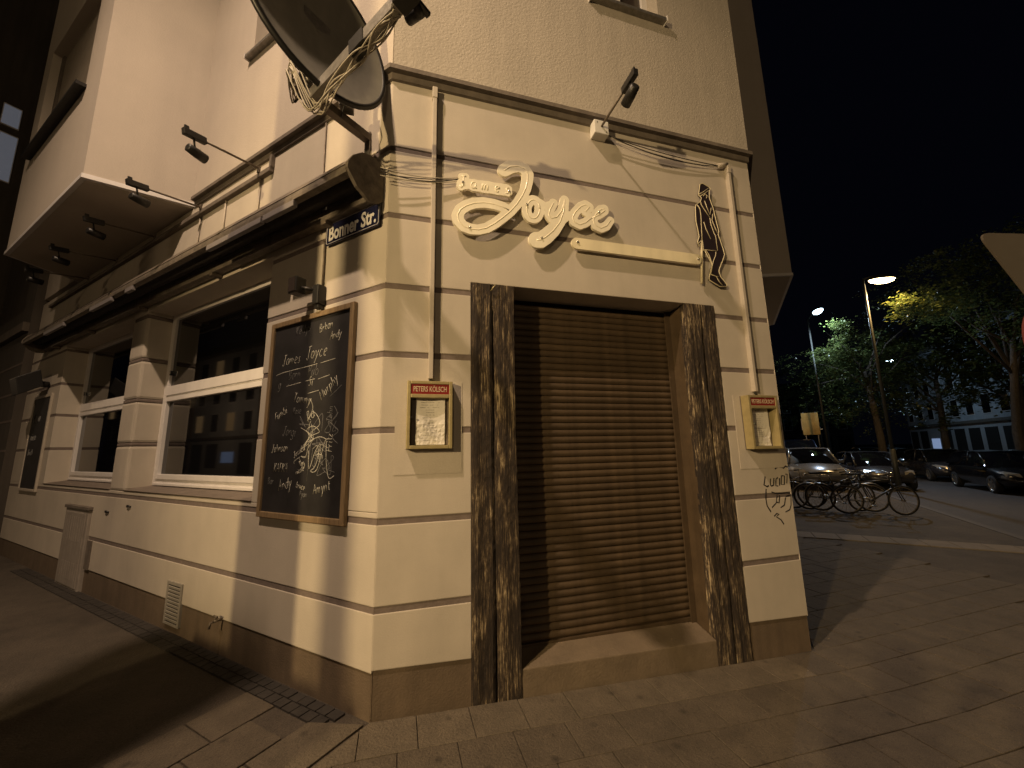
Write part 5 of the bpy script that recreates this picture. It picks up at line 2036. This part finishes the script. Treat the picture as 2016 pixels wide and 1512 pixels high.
bicycle('dark bicycle behind the one with the pale hub, saddle toward the street', (9.55, 6.15, -.08), hd0 + 176, 4, 'black', True, -14)

# ------------------------------------------------------------------ cars
def car_proto(paint, kind='hatch'):
    t_ = thing('parked_car', '-', 'car', None, 'cars parked along the side street')
    # stations along x (front = +x): x, half width, sill z, belt z ; greenhouse separately
    L_, Wd = (4.2, .89)
    st = [(-2.08, .70, .45, .80), (-2.0, .80, .32, .92), (-1.6, .87, .24, .96), (-.8, .89, .22, .94), (.3, .89, .22, .92), (1.0, .88, .22, .90), (1.55, .86, .24, .80), (1.95, .76, .30, .68), (2.10, .62, .38, .56)]
    mb = MB()
    n = len(st)
    vs = []
    for x, hw, z0, z1 in st:
        vs += [(x, -hw * .92, z0), (x, -hw, z0 + (z1 - z0) * .35), (x, -hw * .99, z0 + (z1 - z0) * .75), (x, -hw * .88, z1), (x, 0, z1 + .03), (x, hw * .88, z1), (x, hw * .99, z0 + (z1 - z0) * .75), (x, hw, z0 + (z1 - z0) * .35), (x, hw * .92, z0)]
    fs = []
    for i in range(n - 1):
        for j in range(8):
            fs.append((i * 9 + j, i * 9 + j + 1, (i + 1) * 9 + j + 1, (i + 1) * 9 + j))
        fs.append((i * 9 + 8, i * 9, (i + 1) * 9, (i + 1) * 9 + 8))
    fs.append(tuple(range(9))[::-1])
    fs.append(tuple((n - 1) * 9 + j for j in range(9)))
    mb.add(vs, [f[::-1] for f in fs], True)
    mb.build('body', paint, t_)
    zr = 1.46 if kind != 'van' else 1.85
    rs = -1.95 if kind != 'sedan' else -1.45
    gs = [(rs, .76, .94), (rs + .28, .66, zr - .06), (-.7, .66, zr), (.15, .65, zr - .02), (1.05, .74, .91)]
    mb = MB()
    vs = []
    lo = [(rs - .02, .80, .93), (rs + .1, .82, .93), (-.7, .80, .93), (.4, .80, .91), (1.12, .78, .88)]
    up = [(rs + .03, .74, 1.0), (rs + .30, .64, zr - .07), (-.7, .645, zr), (.2, .63, zr - .03), (1.02, .74, .95)]
    for (xa, ha, za), (xb, hb, zb2) in zip(lo, up):
        vs += [(xa, -ha, za), (xb, -hb, zb2), (xb, 0, zb2 + .025), (xb, hb, zb2), (xa, ha, za)]
    fs = []
    for i in range(4):
        for j in range(4):
            fs.append((i * 5 + j, i * 5 + j + 1, (i + 1) * 5 + j + 1, (i + 1) * 5 + j))
    fs.append((0, 1, 2, 3, 4)[::-1])
    fs.append((20, 21, 22, 23, 24))
    mb.add(vs, [f[::-1] for f in fs], True)
    mb.build('cabin', 'glass', t_)
    mb = MB()                                   # roof skin and pillars
    nr = 6
    mb.add([(rs + .32, -.60, zr - .062), (-.7, -.62, zr + .014), (.2, -.60, zr - .014), (.2, .60, zr - .014), (-.7, .62, zr + .014), (rs + .32, .60, zr - .062),
            (-.7, 0, zr + .042), (.2, 0, zr + .012), (rs + .32, 0, zr - .034)],
           [(0, 1, 6, 8)[::-1], (1, 2, 7, 6)[::-1], (8, 6, 4, 5)[::-1], (6, 7, 3, 4)[::-1]], True)
    for s_ in (-1, 1):
        mb.tube([(1.06, .775 * s_, .92), (.2, .635 * s_, zr - .03), (-.7, .655 * s_, zr + .005), (rs + .3, .65 * s_, zr - .07), (rs + .0, .79 * s_, .95)], .03, 6)
        mb.tube([(-.35, .80 * s_, .93), (-.42, .655 * s_, zr - .02)], .028, 6)
    mb.build('roof', paint, t_)
    for x in (-1.28, 1.32):
        for s_ in (-1, 1):
            e = bpy.data.objects.new('wheel', None)
            COL.objects.link(e)
            e.parent = t_
            e.location = (x, .80 * s_, .31)
            mb = MB()
            mb.lathe([(.20, -.09 * s_), (.29, -.09 * s_), (.315, -.06 * s_), (.315, .06 * s_), (.29, .095 * s_), (.215, .095 * s_)], axis='y', n=28)
            mb.build('tyre', 'tyre', e)
            mb = MB()
            mb.lathe([(.215, .09 * s_), (.205, .06 * s_), (.02, .055 * s_)], axis='y', n=28)
            for k_ in range(5):
                a = 2 * math.pi * k_ / 5
                barmesh(mb, (.04 * math.cos(a), .085 * s_, .04 * math.sin(a)), (.20 * math.cos(a), .085 * s_, .20 * math.sin(a)), .03, .010, Vector((0, 1, 0)))
            mb.build('rim', 'rim', e)
    for s_ in (-1, 1):
        mb = MB()
        mb.add([(2.03, .42 * s_, .66), (1.86, .76 * s_, .70), (1.62, .83 * s_, .76), (1.72, .70 * s_, .79), (1.98, .44 * s_, .73), (2.06, .42 * s_, .60), (1.93, .75 * s_, .62)],
               [(0, 1, 2, 3, 4), (0, 5, 6, 1)])
        mb.build('headlight', 'headlight', t_)
        mb = MB()
        mb.box(-2.055, -1.98, .55 * s_ - .12, .55 * s_ + .12, .74, .86)
        mb.build('tail_light', 'red', t_)
        mb = MB()
        mb.box(.72, .90, .90 * s_ - .09, .90 * s_ + .07, .93, 1.04)
        mb.build('mirror', paint, t_, bevel=.02)
    mb = MB()
    mb.box(2.03, 2.09, -.42, .42, .42, .54)
    mb.build('grille', 'black', t_, bevel=.01)
    mb = MB()
    mb.tube([(2.10, -.34, .545), (2.115, 0, .55), (2.10, .34, .545)], .010, 6)
    mb.build('chrome_strip', 'chrome', t_)
    return t_
def place_car(proto, label, s, o, face):
    p = P3(s, -.30 if o > 3.8 else -.08, o)
    proto.matrix_basis = Matrix.Translation(p) @ Matrix.Rotation(R(face), 4, 'Z')
    proto['label'] = label
    return proto
# heading: -135 deg world = facing down the side street toward the camera
pb = car_proto('car_black')
place_car(pb, 'black car at the right edge, its bright headlamp and alloy front wheel toward the pavement', 17.7, 8.55, -135)
specs = [('car_grey', 'hatch', 'dark grey car parked behind the black one, orange glint on its headlamp', 23.2, 8.7, -135),
         ('car_blue', 'sedan', 'dark blue car, third in the parked row behind the lamp post', 28.8, 8.6, -135),
         ('car_black', 'hatch', 'black car, fourth in the parked row beyond the bicycles', 34.4, 8.8, -135),
         ('car_white', 'hatch', 'pale car with a dark windscreen behind the bicycles, next to the pub corner', 15.6, 2.35, -135),
         ('car_blue', 'van', 'tall dark van behind the pale car', 21.8, 2.9, -135),
         ('car_grey', 'hatch', 'dark car half hidden between the bicycles and the lamp post', 18.4, 4.9, -132)]
for paint, kd, lb, s, o_, fc in specs:
    place_car(car_proto(paint, kd), lb, s, o_, fc)

# ------------------------------------------------------------------ signs
# give way sign seen from behind at the right edge
gw = thing('traffic_sign', 'bare metal back of a triangular traffic sign at the right edge', 'traffic sign')
vx = Vector((3.654, -1.411, 2.909))
ang = R(-12)
hx = Vector((math.cos(ang), math.sin(ang), 0))
nx_ = Vector((math.sin(ang), -math.cos(ang), 0))
mb = MB()
sl = .9
A_ = vx
B_ = vx + hx * sl
C_ = vx + hx * sl / 2 + Vector((0, 0, -.78))
def rounded(pts, r=.05, n=5):
    out = []
    m_ = len(pts)
    for i in range(m_):
        p0, p1_, p2_ = pts[i - 1], pts[i], pts[(i + 1) % m_]
        a = p1_ + (p0 - p1_).normalized() * r * 1.7
        b = p1_ + (p2_ - p1_).normalized() * r * 1.7
        for k_ in range(n + 1):
            t = k_ / n
            out.append(a * (1 - t) ** 2 + p1_ * 2 * t * (1 - t) + b * t * t)
    return out
pp = rounded([A_, C_, B_])
n = len(pp)
mb.add([p for p in pp] + [p - nx_ * .012 for p in pp], [tuple(range(n)), tuple(range(2 * n - 1, n - 1, -1))] + [(i, i + n, (i + 1) % n + n, (i + 1) % n) for i in range(n)])
mb.build('plate', 'sign_back', gw)
pc = vx + hx * sl / 2 + nx_ * .05
mb = MB()
mb.tube([(pc.x, pc.y, -.3), (pc.x, pc.y, 3.05)], .03, 10)
mb.build('post', 'galv', gw)
mb = MB()
for z in (2.8, 2.5):
    barmesh(mb, (pc.x - hx.x * .1, pc.y - hx.y * .1, z), (pc.x + hx.x * .1, pc.y + hx.y * .1, z), .02, .018)
mb.build('clamp', 'galv', gw)
rs_ = thing('round_traffic_sign', 'red rimmed round traffic sign cut off by the right edge of the picture', 'traffic sign')
mb = MB()
rc = Vector((4.135, -1.49, 2.2))
for r_, d_ in ((.30, .0),):
    k0 = 36
    vs = [rc + hx * (r_ * math.cos(2 * math.pi * q / k0)) + Vector((0, 0, r_ * math.sin(2 * math.pi * q / k0))) for q in range(k0)]
    mb.add(vs + [p - nx_ * .012 for p in vs], [tuple(range(k0)), tuple(range(2 * k0 - 1, k0 - 1, -1))] + [(q, q + k0, (q + 1) % k0 + k0, (q + 1) % k0) for q in range(k0)])
mb.build('plate', 'sign_red', rs_)
mb = MB()
vs = [rc + nx_ * .003 + hx * (.235 * math.cos(2 * math.pi * q / 36)) + Vector((0, 0, .235 * math.sin(2 * math.pi * q / 36))) for q in range(36)]
mb.add(vs, [tuple(range(36))])
mb.build('white_field', 'enamel', rs_)
# ochre sign board down the street
ob = thing('direction_board', 'ochre sign board on posts far down the side street', 'sign', Matrix.Translation((24.6, 15.2, -.1)) @ Matrix.Rotation(R(-52), 4, 'Z'))
mb = MB()
mb.box(-.42, .42, -.03, .03, 2.2, 3.55)
mb.build('panel', 'sign_yellow', ob, bevel=.01)
for x in (-.3, .3):
    mb = MB()
    mb.tube([(x, .05, -.2), (x, .05, 3.6)], .03, 8)
    mb.build('post', 'galv', ob)

# ------------------------------------------------------------------ behind the camera: person with phone, and unseen shadow casters added for the pavement
ps = thing('shadow_cabinet', 'assumed grey cabinet added outside the picture to shade the pavement', 'cabinet', M2 @ T(-.95, -3.28, 0))  # assumed unseen cabinet, added to cast a shadow on the pavement
mb = MB()
mb.box(-.68, .68, -.22, .22, -.1, 1.47)
mb.build('cabinet_body', 'galv', ps, bevel=.01)
mb = MB()
mb.box(-.70, .70, -.24, .24, 1.47, 1.50)
mb.build('cabinet_lid', 'galv', ps)

pn = thing('person', 'person in dark jacket and trousers holding up a phone to take the picture', 'person', Matrix.Translation((-.40, -2.71, -.0)) @ Matrix.Rotation(R(-105), 4, 'Z'))
def skin(name, pts, edges, rad, m, root=0, sub=1):
    me = bpy.data.meshes.new(name)
    me.from_pydata(pts, edges, [])
    ob = link(name, me, pn)
    md = ob.modifiers.new('skin', 'SKIN')
    for i, r_ in enumerate(rad):
        me.skin_vertices[0].data[i].radius = (r_, r_) if not isinstance(r_, tuple) else r_
        me.skin_vertices[0].data[i].use_root = (i == root)
    sb = ob.modifiers.new('sub', 'SUBSURF')
    sb.levels = sub
    sb.render_levels = sub
    me.materials.append(M[m])
    return ob
bp_ = [(0, 0, .95), (0, -.01, 1.15), (0, 0, 1.38), (0, .01, 1.48), (0, .02, 1.56),
       (-.19, 0, 1.42), (-.27, .10, 1.20), (-.10, .40, 1.44), (.19, 0, 1.42), (.27, .10, 1.20), (.12, .40, 1.44),
       (-.10, 0, .88), (-.11, .02, .48), (-.11, -.02, .09), (-.11, .12, .04), (.10, 0, .88), (.12, .03, .48), (.13, -.01, .09), (.13, .13, .04)]
be_ = [(0, 1), (1, 2), (2, 3), (3, 4), (2, 5), (5, 6), (6, 7), (2, 8), (8, 9), (9, 10), (0, 11), (11, 12), (12, 13), (13, 14), (0, 15), (15, 16), (16, 17), (17, 18)]
br_ = [(.17, .12), (.16, .12), (.19, .12), .075, .06, .075, .055, .035, .075, .055, .035, .095, .07, .05, .04, .095, .07, .05, .04]
body_ = skin('body', bp_, be_, br_, 'jacket')
mb = MB()
mb.lathe([(.0, 1.52), (.055, 1.54), (.075, 1.60), (.082, 1.66), (.08, 1.72), (.06, 1.77), (.0, 1.79)], (0, .03, 0), n=20)
hd_ = mb.build('head', 'skin', pn)
mb = MB()
mb.lathe([(.078, 1.62), (.092, 1.68), (.088, 1.745), (.065, 1.79), (.0, 1.805)], (0, .012, 0), n=20)
mb.build('hair', 'hair', hd_)
mb = MB()
mb.tube([(0, .10, 1.65), (0, .125, 1.63)], [.012, .016], 8)
mb.build('nose', 'skin', hd_)
for sx in (-1, 1):
    mb = MB()
    mb.tube([(.083 * sx, .03, 1.63), (.09 * sx, .02, 1.68)], [.012, .016], 8)
    mb.build('ear', 'skin', hd_)
    hx_ = (-.10 if sx < 0 else .12)
    hm = [(hx_, .40, 1.44), (hx_ - .02 * sx, .43, 1.51)]
    ed_ = [(0, 1)]
    rr_ = [.028, .032]
    for q in range(4):
        k_ = len(hm)
        hm += [(hx_ - (.02 + .016 * q - .02) * sx, .45, 1.55 + .004 * q), (hx_ - (.02 + .016 * q) * sx, .46, 1.58 - .004 * q), (hx_ - (.05 + .016 * q) * sx, .465, 1.595 - .008 * q)]
        ed_ += [(1, k_), (k_, k_ + 1), (k_ + 1, k_ + 2)]
        rr_ += [.010, .009, .008]
    k_ = len(hm)
    hm += [(hx_ - .04 * sx, .42, 1.52), (hx_ - .07 * sx, .43, 1.54)]
    ed_ += [(1, k_), (k_, k_ + 1)]
    rr_ += [.011, .009]
    skin('hand', hm, ed_, rr_, 'skin')
ph = thing('phone', 'dark phone held up by the person taking the picture', 'phone', Matrix.Translation((.085, -2.80 - .012, 1.585)) @ Matrix.Rotation(R(-16), 4, 'Z'))
mb = MB()
mb.box(-.115, .035, -.012, -.004, -.045, .032)
mb.build('phone_body', 'black', ph, bevel=.003)

py_ = thing('shadow_pylon', 'tall slim slab added outside the picture to shade the pavement and left wall', 'pylon', M2 @ T(-.875, -2.89, 0))  # assumed unseen slab, added to block lamp light from pavement and left wall
mb = MB()
mb.box(-.40, .175, -.09, .09, -.1, 6.8)
mb.build('pylon_body', 'galv', py_, bevel=.02)
